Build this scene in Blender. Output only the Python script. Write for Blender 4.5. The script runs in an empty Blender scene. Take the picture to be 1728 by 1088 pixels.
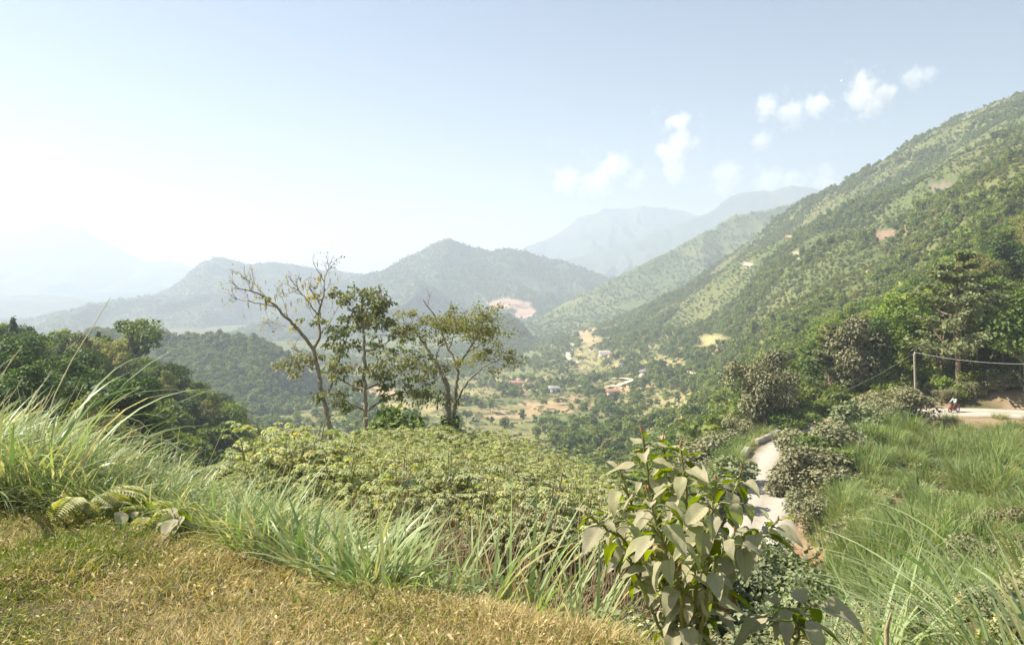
import bpy, math
import numpy as np
from mathutils import Matrix, Vector

# ------------------------------------------------------------------ camera, light, exposure
F = 1356.0          # focal length in pixels of the 1728 px wide photograph
CX, HY = 864.0, 490.0
SC = bpy.context.scene
COL = SC.collection
cam_d = bpy.data.cameras.new('camera'); cam = bpy.data.objects.new('camera', cam_d); COL.objects.link(cam)
cam.location = (0, 0, 0); cam.rotation_euler = (math.radians(90), 0, 0)
cam_d.sensor_width = 36; cam_d.lens = F / 1728 * 36
cam_d.shift_y = -(544 - HY) / 1728
cam_d.clip_start = 0.05; cam_d.clip_end = 60000
SC.camera = cam

SUN_AZ, SUN_EL = 76.0, 44.0     # degrees to the left of the view direction, above the horizon
W = bpy.data.worlds.new('World'); SC.world = W; W.use_nodes = True
nt = W.node_tree; nt.nodes.clear()
wo = nt.nodes.new('ShaderNodeOutputWorld'); bg = nt.nodes.new('ShaderNodeBackground'); sk = nt.nodes.new('ShaderNodeTexSky')
sk.sky_type = 'NISHITA'; sk.sun_disc = False
sk.sun_elevation = math.radians(SUN_EL); sk.sun_rotation = math.radians(-SUN_AZ)
sk.altitude = 800; sk.air_density = 1.25; sk.dust_density = 1.5; sk.ozone_density = .8
bg.inputs['Strength'].default_value = 0.05
nt.links.new(sk.outputs[0], bg.inputs[0]); nt.links.new(bg.outputs[0], wo.inputs[0])
sd = bpy.data.lights.new('sun', 'SUN'); sun = bpy.data.objects.new('sun', sd); COL.objects.link(sun)
sd.energy = 5.0; sd.angle = math.radians(0.5); sd.color = (1.0, 0.93, 0.80)
az, el = math.radians(SUN_AZ), math.radians(SUN_EL)
sdir = Vector((-math.sin(az) * math.cos(el), math.cos(az) * math.cos(el), math.sin(el)))
sun.rotation_euler = sdir.to_track_quat('Z', 'Y').to_euler(); sun.location = (-30, 20, 40)
SC.view_settings.view_transform = 'Standard'; SC.view_settings.look = 'None'
SC.view_settings.exposure = 1.25; SC.view_settings.gamma = 1.0; SC.view_settings.use_curve_mapping = False
SC.render.engine = 'CYCLES'
cy = SC.cycles
cy.max_bounces = 6; cy.diffuse_bounces = 3; cy.glossy_bounces = 2; cy.transmission_bounces = 3
cy.volume_bounces = 3; cy.transparent_max_bounces = 6
cy.use_denoising = True; cy.volume_step_rate = 1.0; cy.volume_max_steps = 256
cy.caustics_reflective = False; cy.caustics_refractive = False
cy.sample_clamp_indirect = 4.0
SC.render.use_persistent_data = False

# ------------------------------------------------------------------ helpers
R = np.random.RandomState(7)
def reseed(n):
    global R
    R = np.random.RandomState(n)
def P(px, py, Y): return np.array([(px - CX) / F * Y, Y, (HY - py) / F * Y])
def unit(v): return v / np.maximum(np.linalg.norm(v, axis=-1, keepdims=True), 1e-9)
def _h(ix, iy, s):
    n = (ix.astype(np.int64) * 374761393 + iy.astype(np.int64) * 668265263 + s * 974711) & 0xffffffff
    n = ((n ^ (n >> 13)) * 1274126177) & 0xffffffff
    return ((n ^ (n >> 16)) & 0xffff) / 65535.0
def vn(x, y, s=0):
    x = np.asarray(x, float); y = np.asarray(y, float)
    ix, iy = np.floor(x), np.floor(y); fx, fy = x - ix, y - iy
    fx = fx * fx * (3 - 2 * fx); fy = fy * fy * (3 - 2 * fy)
    a = _h(ix, iy, s); b = _h(ix + 1, iy, s); c = _h(ix, iy + 1, s); d = _h(ix + 1, iy + 1, s)
    return (a * (1 - fx) + b * fx) * (1 - fy) + (c * (1 - fx) + d * fx) * fy
def fbm(x, y, s=0, o=4):
    t = 0; a = .5; w = 0
    for k in range(o):
        t = t + a * vn(x, y, s + k * 17); w += a; a *= .5; x = x * 2.03 + 3.1; y = y * 2.03 + 7.7
    return t / w                      # 0..1
def sstep(a, b, x): t = np.clip((x - a) / (b - a), 0, 1); return t * t * (3 - 2 * t)

class MB:
    """collects vertices, faces, material indices, a tint per vertex and uv per vertex"""
    def __init__(s): s.v = []; s.f = []; s.m = []; s.t = []; s.uv = []; s.n = 0
    def add(s, v, f, mat=0, tint=0.5, uv=None):
        v = np.asarray(v, float).reshape(-1, 3)
        for g in (f if isinstance(f, list) and len(f) and isinstance(f[0], np.ndarray) else [np.asarray(f)]):
            g = np.asarray(g)
            if len(g) == 0: continue
            s.f.append(g + s.n); s.m.append(np.full(len(g), mat, np.int32))
        s.v.append(v); s.t.append(np.broadcast_to(np.asarray(tint, float), (len(v),)).copy())
        s.uv.append(np.zeros((len(v), 2)) if uv is None else uv)
        s.n += len(v)
    def mesh(s, name, mats, smooth=False, color=None):
        me = bpy.data.meshes.new(name)
        v = np.concatenate(s.v); me.vertices.add(len(v)); me.vertices.foreach_set('co', v.ravel())
        li = np.concatenate([g.ravel() for g in s.f]).astype(np.int32)
        lt = np.concatenate([np.full(len(g), g.shape[1], np.int32) for g in s.f])
        ls = np.concatenate([[0], np.cumsum(lt)[:-1]]).astype(np.int32)
        me.loops.add(len(li)); me.loops.foreach_set('vertex_index', li)
        me.polygons.add(len(lt)); me.polygons.foreach_set('loop_start', ls); me.polygons.foreach_set('loop_total', lt)
        me.polygons.foreach_set('material_index', np.concatenate(s.m))
        if smooth: me.polygons.foreach_set('use_smooth', np.ones(len(lt), bool))
        me.update(calc_edges=True)
        a = me.attributes.new('tint', 'FLOAT', 'POINT'); a.data.foreach_set('value', np.concatenate(s.t).astype(np.float32))
        uv = np.concatenate(s.uv)
        if np.any(uv):
            l = me.uv_layers.new(name='uv'); l.data.foreach_set('uv', uv[li].astype(np.float32).ravel())
        if color is not None:
            c = me.color_attributes.new('base', 'FLOAT_COLOR', 'POINT')
            c.data.foreach_set('color', np.concatenate([color, np.ones((len(color), 1))], 1).astype(np.float32).ravel())
        for m in mats: me.materials.append(m)
        return me
def obj(name, me, parent=None, loc=None, **props):
    o = bpy.data.objects.new(name, me); COL.objects.link(o)
    if parent is not None: o.parent = parent
    if loc is not None: o.location = loc
    for k, v in props.items(): o[k] = v
    return o
def thing(name, loc, label, cat, group=None, rz=0.0, sc=1.0):
    o = obj(name, None, None, loc, label=label, category=cat)
    o.rotation_euler = (0, 0, rz); o.scale = (sc,) * 3; o.empty_display_size = .3
    if group: o['group'] = group
    return o

LV = np.array([[0, 0, 0], [-.30, .42, .07], [0, 1, -.12], [.30, .42, .07]], float)
LF = np.array([[0, 2, 1], [0, 3, 2]])
LW = LV * np.array([1.35, 1, 1])
def basis(d, n):
    d = unit(d); x = unit(np.cross(d, n)); z = np.cross(x, d)
    return np.stack([x, d, z], -1)              # columns
def put(mb, tv, tf, pos, d, n, size, mat=0, tint=.5):
    """many transformed copies of a small template joined into one mesh"""
    pos = np.atleast_2d(pos); N = len(pos); B = basis(np.broadcast_to(np.asarray(d, float), (N, 3)), np.broadcast_to(np.asarray(n, float), (N, 3)))
    size = np.broadcast_to(np.asarray(size, float), (N,))
    v = np.einsum('nij,kj->nki', B, tv) * size[:, None, None] + pos[:, None, :]
    f = (tf[None] + (np.arange(N) * len(tv))[:, None, None]).reshape(-1, tf.shape[1])
    t = np.repeat(np.broadcast_to(np.asarray(tint, float), (N,)), len(tv))
    mb.add(v.reshape(-1, 3), f, mat, t)
def rdir(n): return unit(R.normal(size=(n, 3)))
def tube(mb, pts, rad, sides=6, mat=0, tint=.5, cap=False):
    pts = np.asarray(pts, float); m = len(pts); rad = np.broadcast_to(np.asarray(rad, float), (m,))
    d = unit(np.gradient(pts, axis=0)); ref = np.array([0.31, .17, .93])
    if abs(d.mean(0) @ ref) > .85 * np.linalg.norm(d.mean(0)): ref = np.array([1., .2, 0.1])
    x = unit(np.cross(d, ref)); y = np.cross(d, x)
    a = np.linspace(0, 2 * math.pi, sides, endpoint=False)
    v = pts[:, None] + rad[:, None, None] * (np.cos(a)[None, :, None] * x[:, None] + np.sin(a)[None, :, None] * y[:, None])
    i = np.arange(m - 1)[:, None] * sides; j = np.arange(sides)[None]; k = (np.arange(sides) + 1) % sides
    q = np.stack([i + j, i + k[None], i + sides + k[None], i + sides + j], -1).reshape(-1, 4)
    mb.add(v.reshape(-1, 3), q, mat, tint)
    if cap: mb.add(v[-1], np.arange(sides)[None], mat, tint); mb.add(v[0], np.arange(sides)[None, ::-1], mat, tint)
def curve(p, n=8, jit=0.0):
    """smooth polyline through control points"""
    p = np.asarray(p, float); m = len(p)
    if m < 3:
        t = np.linspace(0, 1, n)[:, None]; q = p[0] * (1 - t) + p[-1] * t
    else:
        e = np.vstack([2 * p[0] - p[1], p, 2 * p[-1] - p[-2]]); q = []
        for i in range(m - 1):
            t = np.linspace(0, 1, n, endpoint=(i == m - 2))[:, None]
            a, b, c, d = e[i], e[i + 1], e[i + 2], e[i + 3]
            q.append(.5 * (2 * b + (c - a) * t + (2 * a - 5 * b + 4 * c - d) * t ** 2 + (3 * b - a - 3 * c + d) * t ** 3))
        q = np.vstack(q)
    if jit: q = q + R.normal(size=q.shape) * jit * np.sin(np.linspace(0, math.pi, len(q)))[:, None]
    return q
def box(mb, c, s, mat=0, rot=None, tint=.5, taper=1.0):
    v = np.array([[x, y, z] for z in (-.5, .5) for y in (-.5, .5) for x in (-.5, .5)]) * np.array(s)
    v[4:, :2] *= taper
    if rot is not None: v = v @ np.array(rot).T
    mb.add(v + np.array(c), np.array([[0, 2, 3, 1], [4, 5, 7, 6], [0, 1, 5, 4], [2, 6, 7, 3], [0, 4, 6, 2], [1, 3, 7, 5]]), mat, tint)
def rotz(a): return np.array([[math.cos(a), -math.sin(a), 0], [math.sin(a), math.cos(a), 0], [0, 0, 1]])

# ------------------------------------------------------------------ materials
def newmat(name):
    m = bpy.data.materials.new(name); m.use_nodes = True; m.node_tree.nodes.clear(); return m, m.node_tree
def N(t, typ, **kw):
    n = t.nodes.new(typ)
    for k, v in kw.items(): setattr(n, k, v)
    return n
def ramp(t, cols, fac):
    r = N(t, 'ShaderNodeValToRGB'); e = r.color_ramp.elements
    while len(e) > 1: e.remove(e[-1])
    for i, c in enumerate(cols):
        q = e[0] if i == 0 else e.new(i / (len(cols) - 1))
        q.position = i / (len(cols) - 1); q.color = (*c, 1)
    t.links.new(fac, r.inputs[0]); return r.outputs[0]
def hue(t, col, fac_out, lo, hi):
    """multiply by a value that runs from lo to hi with fac"""
    mr = N(t, 'ShaderNodeMapRange'); mr.inputs['To Min'].default_value = lo; mr.inputs['To Max'].default_value = hi
    t.links.new(fac_out, mr.inputs['Value'])
    h = N(t, 'ShaderNodeHueSaturation'); t.links.new(mr.outputs[0], h.inputs['Value']); t.links.new(col, h.inputs['Color'])
    return h.outputs[0]
def leafmat(name, cols, under=None, transl=.3, rough=.6, dust=None, spec=.25, ns=2.3):
    """cols ramped by the tint of each leaf; under = colour of the lower face; dust = (colour, amount) on the upper face"""
    m, t = newmat(name); out = N(t, 'ShaderNodeOutputMaterial')
    at = N(t, 'ShaderNodeAttribute', attribute_name='tint'); c = ramp(t, cols, at.outputs['Fac'])
    oi = N(t, 'ShaderNodeObjectInfo'); c = hue(t, c, oi.outputs['Random'], .72, 1.3)
    ge = N(t, 'ShaderNodeNewGeometry')
    tc = c
    if dust:
        no = N(t, 'ShaderNodeTexNoise'); no.inputs['Scale'].default_value = ns; no.inputs['Detail'].default_value = 4
        t.links.new(ge.outputs['Position'], no.inputs['Vector'])
        ad = N(t, 'ShaderNodeMath', operation='MULTIPLY_ADD'); ad.inputs[1].default_value = .9; ad.inputs[2].default_value = dust[1] - .45
        t.links.new(no.outputs['Fac'], ad.inputs[0])
        mx = N(t, 'ShaderNodeMix', data_type='RGBA'); mx.clamp_factor = True; mx.inputs['B'].default_value = (*dust[0], 1)
        t.links.new(ad.outputs[0], mx.inputs['Factor']); t.links.new(c, mx.inputs['A']); c2 = mx.outputs['Result']
        m2 = N(t, 'ShaderNodeMix', data_type='RGBA'); t.links.new(ge.outputs['Backfacing'], m2.inputs['Factor'])
        t.links.new(c2, m2.inputs['A'])
        if under: m2.inputs['B'].default_value = (*under, 1)
        else: t.links.new(c, m2.inputs['B'])
        c = m2.outputs['Result']
    p = N(t, 'ShaderNodeBsdfPrincipled'); t.links.new(c, p.inputs['Base Color']); p.inputs['Roughness'].default_value = rough
    p.inputs['Specular IOR Level'].default_value = spec
    tr = N(t, 'ShaderNodeBsdfTranslucent')
    g = N(t, 'ShaderNodeHueSaturation'); g.inputs['Saturation'].default_value = 1.25; g.inputs['Value'].default_value = 1.5
    t.links.new(tc, g.inputs['Color']); t.links.new(g.outputs[0], tr.inputs['Color'])
    ms = N(t, 'ShaderNodeMixShader'); ms.inputs[0].default_value = transl
    t.links.new(p.outputs[0], ms.inputs[1]); t.links.new(tr.outputs[0], ms.inputs[2]); t.links.new(ms.outputs[0], out.inputs[0])
    return m
def solid(name, c, rough=.8, var=.25, scale=6, bump=0.0, metal=0, c2=None, detail=5):
    m, t = newmat(name); out = N(t, 'ShaderNodeOutputMaterial'); tc = N(t, 'ShaderNodeTexCoord')
    no = N(t, 'ShaderNodeTexNoise'); no.inputs['Scale'].default_value = scale; no.inputs['Detail'].default_value = detail
    t.links.new(tc.outputs['Object'], no.inputs['Vector'])
    c2 = c2 or tuple(x * (1 - var) for x in c)
    mr = N(t, 'ShaderNodeMapRange'); mr.inputs['From Min'].default_value = .3; mr.inputs['From Max'].default_value = .7
    t.links.new(no.outputs['Fac'], mr.inputs['Value'])
    col = ramp(t, [c2, c, tuple(min(1, x * (1 + var * .6)) for x in c)], mr.outputs[0])
    p = N(t, 'ShaderNodeBsdfPrincipled'); t.links.new(col, p.inputs['Base Color']); p.inputs['Roughness'].default_value = rough
    p.inputs['Metallic'].default_value = metal; p.inputs['Specular IOR Level'].default_value = .3
    if bump:
        b = N(t, 'ShaderNodeBump'); b.inputs['Strength'].default_value = bump; b.inputs['Distance'].default_value = .05
        t.links.new(no.outputs['Fac'], b.inputs['Height']); t.links.new(b.outputs[0], p.inputs['Normal'])
    t.links.new(p.outputs[0], out.inputs[0]); return m
def groundmat(name, scales, var=.5, rough=.95, bump=.6, bdist=.3):
    """per vertex base colour broken up by noise of several sizes"""
    m, t = newmat(name); out = N(t, 'ShaderNodeOutputMaterial'); at = N(t, 'ShaderNodeAttribute', attribute_name='base')
    ge = N(t, 'ShaderNodeNewGeometry'); c = at.outputs['Color']; hts = []
    for s, w in scales:
        no = N(t, 'ShaderNodeTexNoise'); no.inputs['Scale'].default_value = s; no.inputs['Detail'].default_value = 6; no.inputs['Roughness'].default_value = .65
        t.links.new(ge.outputs['Position'], no.inputs['Vector'])
        mr = N(t, 'ShaderNodeMapRange'); mr.inputs['From Min'].default_value = .3; mr.inputs['From Max'].default_value = .7
        mr.inputs['To Min'].default_value = 1 - w; mr.inputs['To Max'].default_value = 1 + w
        t.links.new(no.outputs['Fac'], mr.inputs['Value'])
        h = N(t, 'ShaderNodeHueSaturation'); t.links.new(mr.outputs[0], h.inputs['Value']); t.links.new(c, h.inputs['Color'])
        mh = N(t, 'ShaderNodeMapRange'); mh.inputs['To Min'].default_value = .52; mh.inputs['To Max'].default_value = .48
        t.links.new(no.outputs['Fac'], mh.inputs['Value']); t.links.new(mh.outputs[0], h.inputs['Hue'])
        c = h.outputs[0]; hts.append(no.outputs['Fac'])
    p = N(t, 'ShaderNodeBsdfPrincipled'); t.links.new(c, p.inputs['Base Color']); p.inputs['Roughness'].default_value = rough
    p.inputs['Specular IOR Level'].default_value = .1
    b = N(t, 'ShaderNodeBump'); b.inputs['Strength'].default_value = bump; b.inputs['Distance'].default_value = bdist
    t.links.new(hts[-1], b.inputs['Height']); t.links.new(b.outputs[0], p.inputs['Normal'])
    t.links.new(p.outputs[0], out.inputs[0]); return m

DUST = (.42, .39, .29)
M = {}
M['ground'] = groundmat('ground', [(.02, .25), (.35, .3), (9, .35)], bdist=.05)
M['mount'] = groundmat('mountain', [(.004, .2), (.03, .35)], bdist=3)
M['dark'] = leafmat('dark_leaf', [(.04, .08, .02), (.085, .14, .03), (.14, .19, .045)], transl=.22)
M['mid'] = leafmat('mid_leaf', [(.065, .115, .028), (.12, .175, .04), (.20, .24, .065)], transl=.28)
M['light'] = leafmat('light_leaf', [(.09, .14, .03), (.18, .24, .05), (.28, .31, .08)], transl=.33)
M['dusty'] = leafmat('dusty_leaf', [(.06, .09, .03), (.13, .15, .05), (.22, .20, .09)], transl=.25, dust=((.54, .49, .31), .42))
M['feather'] = leafmat('feathery_leaf', [(.08, .12, .04), (.16, .20, .07), (.27, .27, .12)], transl=.3, dust=((.40, .38, .23), .3))
M['olive'] = leafmat('olive_leaf', [(.13, .17, .045), (.26, .27, .08), (.42, .33, .14)], transl=.3)
M['bigtree'] = leafmat('drooping_leaf', [(.08, .13, .05), (.17, .21, .08), (.38, .32, .15)], transl=.35, dust=((.46, .43, .27), .4))
M['dry'] = leafmat('dry_leaf', [(.14, .09, .04), (.28, .19, .09), (.4, .3, .14)], transl=.2)
M['scrub'] = leafmat('scrub_leaf', [(.13, .15, .04), (.23, .23, .065), (.36, .30, .12)], transl=.25)
M['hill'] = leafmat('hill_leaf', [(.10, .14, .032), (.18, .22, .05), (.30, .30, .09)], transl=.3)
M['cassava'] = leafmat('cassava_leaf', [(.18, .24, .05), (.28, .33, .08), (.48, .42, .12)], under=(.24, .29, .08), transl=.36, dust=((.70, .68, .44), .55))
M['weed'] = leafmat('weed_leaf', [(.07, .12, .035), (.14, .20, .06), (.26, .27, .09)], under=(.13, .18, .05), transl=.3, dust=((.48, .47, .31), .45))
M['reed'] = leafmat('reed_blade', [(.07, .16, .025), (.14, .25, .05), (.36, .37, .14), (.62, .53, .30)], under=(.33, .40, .19), transl=.32, dust=((.80, .76, .56), .70), rough=.42)
M['bank'] = leafmat('bank_grass', [(.09, .17, .035), (.19, .26, .07), (.34, .34, .13), (.52, .42, .22)], under=(.20, .27, .09), transl=.32, dust=((.52, .50, .30), .34))
M['turf'] = leafmat('turf_blade', [(.11, .18, .025), (.24, .26, .05), (.42, .34, .15), (.60, .49, .28)], transl=.3)
M['broad'] = leafmat('broad_leaf', [(.14, .20, .03), (.2, .26, .04), (.26, .3, .05)], under=(.15, .18, .03), transl=.36, dust=((.52, .45, .33), .78), rough=.68, spec=.2, ns=16)
M['bark'] = solid('bark', (.29, .25, .19), .9, .45, 8, .6)
M['pale_bark'] = solid('pale_bark', (.36, .31, .23), .9, .4, 6, .6)
M['red_bark'] = solid('reddish_bark', (.27, .19, .13), .9, .35, 5, .5, c2=(.34, .27, .19))
M['cane'] = solid('cane', (.36, .28, .16), .8, .35, 9, .2, c2=(.24, .17, .10))
M['cassava_stem'] = solid('cassava_stem', (.30, .29, .13), .8, .3, 9)
M['greenstem'] = solid('green_stem', (.20, .20, .07), .6, .3, 14)
M['bud'] = solid('bud', (.42, .22, .09), .7, .3, 30)
M['road'] = solid('road_dust', (.56, .50, .42), .95, .12, .9, .35, c2=(.47, .41, .33), detail=9)
M['track'] = solid('track_dust', (.68, .58, .42), .95, .1, .05)
M['concrete'] = solid('concrete', (.44, .41, .36), .9, .25, 2.5, .3, detail=8)
M['wood'] = solid('weathered_wood', (.40, .34, .27), .9, .3, 5, .4)
M['wire'] = solid('wire', (.55, .53, .48), .5, .1, 3)
M['wall'] = solid('house_wall', (.62, .5, .4), .9, .2, .4)
M['white'] = solid('white_roof', (.48, .46, .42), .7, .08, .5)
M['roof_red'] = solid('tile_roof', (.42, .2, .14), .8, .3, .6)
M['roof_grey'] = solid('sheet_roof', (.34, .33, .31), .6, .25, .6)
M['hole'] = solid('dark_opening', (.05, .045, .04), .8, .1, 1)
M['red'] = solid('red_paint', (.45, .05, .04), .35, .1, 4)
M['black'] = solid('black_rubber', (.03, .03, .03), .6, .2, 9)
M['chrome'] = solid('metal', (.55, .55, .55), .3, .1, 5, metal=.9)
M['jacket'] = solid('jacket', (.62, .66, .58), .85, .12, 9)
M['trousers'] = solid('trousers', (.06, .07, .08), .85, .2, 9)
M['helmet'] = solid('helmet', (.05, .055, .07), .25, .1, 4)
M['skin'] = solid('skin', (.42, .26, .18), .6, .1, 20)
M['rock'] = solid('rock', (.44, .30, .22), .95, .3, .5, .6)
M['moon'] = solid('moon', (.8, .8, .78), .9, .15, .02)

def roadmat():
    m, t = newmat('road_dust'); out = N(t, 'ShaderNodeOutputMaterial'); at = N(t, 'ShaderNodeAttribute', attribute_name='tint'); ge = N(t, 'ShaderNodeNewGeometry')
    c = ramp(t, [(.42, .37, .29), (.51, .46, .38), (.54, .49, .41), (.42, .37, .29), (.30, .24, .16)], at.outputs['Fac'])
    for sc_, w in ((.25, .12), (1.6, .16), (9, .14)):
        no = N(t, 'ShaderNodeTexNoise'); no.inputs['Scale'].default_value = sc_; no.inputs['Detail'].default_value = 7; no.inputs['Roughness'].default_value = .7; t.links.new(ge.outputs['Position'], no.inputs['Vector']); c = hue(t, c, no.outputs['Fac'], 1 - 2 * w, 1 + 2 * w * .8)
    p = N(t, 'ShaderNodeBsdfPrincipled'); p.inputs['Roughness'].default_value = .95; p.inputs['Specular IOR Level'].default_value = .1; t.links.new(c, p.inputs['Base Color']); b = N(t, 'ShaderNodeBump'); b.inputs['Strength'].default_value = .5; b.inputs['Distance'].default_value = .04
    t.links.new(no.outputs['Fac'], b.inputs['Height']); t.links.new(b.outputs[0], p.inputs['Normal']); t.links.new(p.outputs[0], out.inputs[0]); return m
M['road'] = roadmat()

# ------------------------------------------------------------------ terrain height
YN = np.array([8, 12, 20, 28, 35, 45, 60, 70, 80, 90, 100, 120, 150, 200, 300, 450, 650, 900, 1000, 1300, 1800, 2500, 4000, 14000.])
FAR = [-90, -92, -95, -95]
TB = {
 -900: [-2.0, -3, -5.5, -7, -8, -9, -9, -9, -8, -8, -8, -7, -6, -6, -10, -20, -40, -70, -80, -90] + FAR,
 -300: [-2.0, -3.2, -5.8, -7.8, -8.8, -9.6, -10, -10, -10, -10, -10, -10, -11, -14, -30, -60, -84, -90, -90, -90] + FAR,
 0:    [-2.3, -3.6, -6, -8, -8.8, -9.6, -10.5, -11, -11, -11, -11, -12, -14, -19, -40, -70, -86, -90, -90, -90] + FAR,
 200:  [-2.6, -3.9, -6.5, -9, -10.5, -12, -13.5, -14, -14.5, -15, -15, -16, -17, -21, -45, -72, -88, -90, -90, -90] + FAR,
 330:  [-2.9, -4.2, -6.8, -9.3, -11.3, -13.5, -16, -17, -18, -19, -20, -21.5, -23, -29, -52, -74, -88, -90, -90, -90] + FAR,
 400:  [-3.1, -4.4, -6.9, -9.3, -11.5, -14.5, -18, -20, -21.5, -23, -24, -26, -29, -37, -57, -75, -86, -90, -90, -90] + FAR,
 500:  [-3.3, -4.3, -6.1, -7.8, -10, -16, -22, -25, -28, -31, -34, -38, -44, -52, -64, -76, -85, -90, -90, -90] + FAR,
 600:  [-3.8, -4.3, -5.5, -6.7, -8.5, -14, -21, -25, -29, -32, -35, -40, -48, -56, -65, -73, -82, -88, -90, -90] + FAR,
 760:  [-4.0, -4.4, -5.5, -6.5, -8, -13.5, -20, -24.5, -28, -31, -34, -39, -46, -54, -63, -68, -75, -82, -84, -88] + FAR,
 900:  [-4.1, -4.6, -5.8, -7.0, -9, -14, -20, -24, -27, -30, -32, -36, -42, -50, -62, -69, -76, -80, -80, -77, -70, -88, -95, -95],
 1050: [-4.2, -5.0, -6.5, -8.2, -10.5, -15, -20, -23.5, -27, -29, -31, -35, -41, -49, -57, -64, -62, -45, -37, -45, -80, -90, -95, -95],
 1200: [-4.3, -5.8, -8.6, -11.5, -13.5, -15.5, -16, -17, -18.5, -20, -22, -25, -30, -36, -45, -50, -38, 8, 30, 0, -60, -90, -95, -95],
 1300: [-4.0, -5.8, -9.3, -12.2, -14.3, -15.3, -15.3, -15.3, -15.5, -16.5, -18, -20, -23, -25, -25, -14, 14, 62, 80, 50, -20, -90, -95, -95],
 1400: [-3.7, -5.5, -9, -11.2, -12.4, -13.3, -13.3, -12.6, -13.4, -14.6, -14.6, -14.5, -15, -14, -12, 8, 42, 98, 124, 80, 0, -80, -95, -95],
 1500: [-3.5, -5.3, -8.6, -10.6, -11.7, -12.6, -13.2, -12.6, -12.8, -13.4, -12, -10.5, -9, -8, -5, 20, 65, 140, 166, 120, 20, -60, -95, -95],
 1600: [-3.3, -5.2, -8.2, -10.0, -11.0, -12.2, -13.6, -14.0, -13.6, -13, -11, -7.5, -4, 1, 15, 48, 98, 180, 210, 160, 40, -50, -95, -95],
 1700: [-3.2, -5.0, -8.0, -9.6, -10.8, -12.0, -13.6, -14.0, -13.4, -12.6, -9.5, -5, 1, 9, 32, 70, 130, 208, 228, 180, 60, -40, -95, -95],
 1900: [-3.0, -4.8, -7.4, -8.6, -9.4, -10, -10.6, -10.8, -10.6, -9, -6, 0, 8, 20, 48, 95, 165, 240, 262, 220, 90, -30, -95, -95],
 2400: [-2.8, -4.2, -6, -6.8, -7.2, -7.2, -7, -6, -4, -1, 3, 10, 20, 36, 66, 115, 185, 262, 285, 250, 120, -20, -95, -95],
}
EDGE_PX = np.array([-900, 0, 250, 400, 500, 600, 800, 1000, 1200, 1728, 2400.])
EDGE_Y = np.array([6.4, 5.85, 5.5, 5.05, 4.72, 4.38, 4.03, 3.72, 3.4, 3.2, 3.2])
PXN = np.array(sorted(TB)); ZT = np.array([TB[k] for k in PXN], float)
GPX = np.linspace(-900, 2400, 661); GLY = np.linspace(math.log(1.0), math.log(14000), 900)
def _grid():
    G = np.zeros((len(GPX), len(GLY))); Yg = np.exp(GLY)
    ze = np.array([np.interp(GPX, PXN, ZT[:, k]) for k in range(len(YN))]).T
    Ye = np.interp(GPX, EDGE_PX, EDGE_Y)
    for i in range(len(GPX)):
        xs = np.concatenate([[0, math.log(Ye[i])], np.log(YN)]); zs = np.concatenate([[-1.6, -1.6], ze[i]])
        G[i] = np.interp(GLY, xs, zs)
    def blur(a, s, ax):
        k = np.exp(-.5 * (np.arange(-3 * s, 3 * s + 1) / s) ** 2); k /= k.sum()
        pad = [(0, 0), (0, 0)]; pad[ax] = (3 * s, 3 * s)
        return np.apply_along_axis(lambda r: np.convolve(r, k, 'valid'), ax, np.pad(a, pad, mode='edge'))
    G0 = G
    G = blur(G, 7, 0)
    far = sstep(math.log(7), math.log(14), GLY)[None]
    return G0 * 0 + blur(G, 2, 1) * (1 - far) + blur(G, 7, 1) * far
GR = _grid()
ROAD = curve(np.array([[6.5, 27, -15.0], [8.2, 33, -15.0], [11.6, 41.5, -15.0], [14.8, 49.6, -15.0], [17.6, 56.5, -15.0], [21.2, 65.6, -15.0],
                       [25.0, 74.5, -15.0], [29.2, 81, -14.9], [34, 85.5, -14.6], [39, 87.6, -14.0], [44.5, 88, -13.4], [50.5, 86, -13.0],
                       [55.5, 81, -12.7], [58.5, 74, -12.4], [60, 64, -12.0], [60, 50, -11.2]]), 10)
RW = np.interp(np.linspace(0, 1, len(ROAD)), [0, .5, .62, .72, .85, 1], [2.5, 2.5, 2.8, 3.7, 3.9, 3.2])
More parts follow.
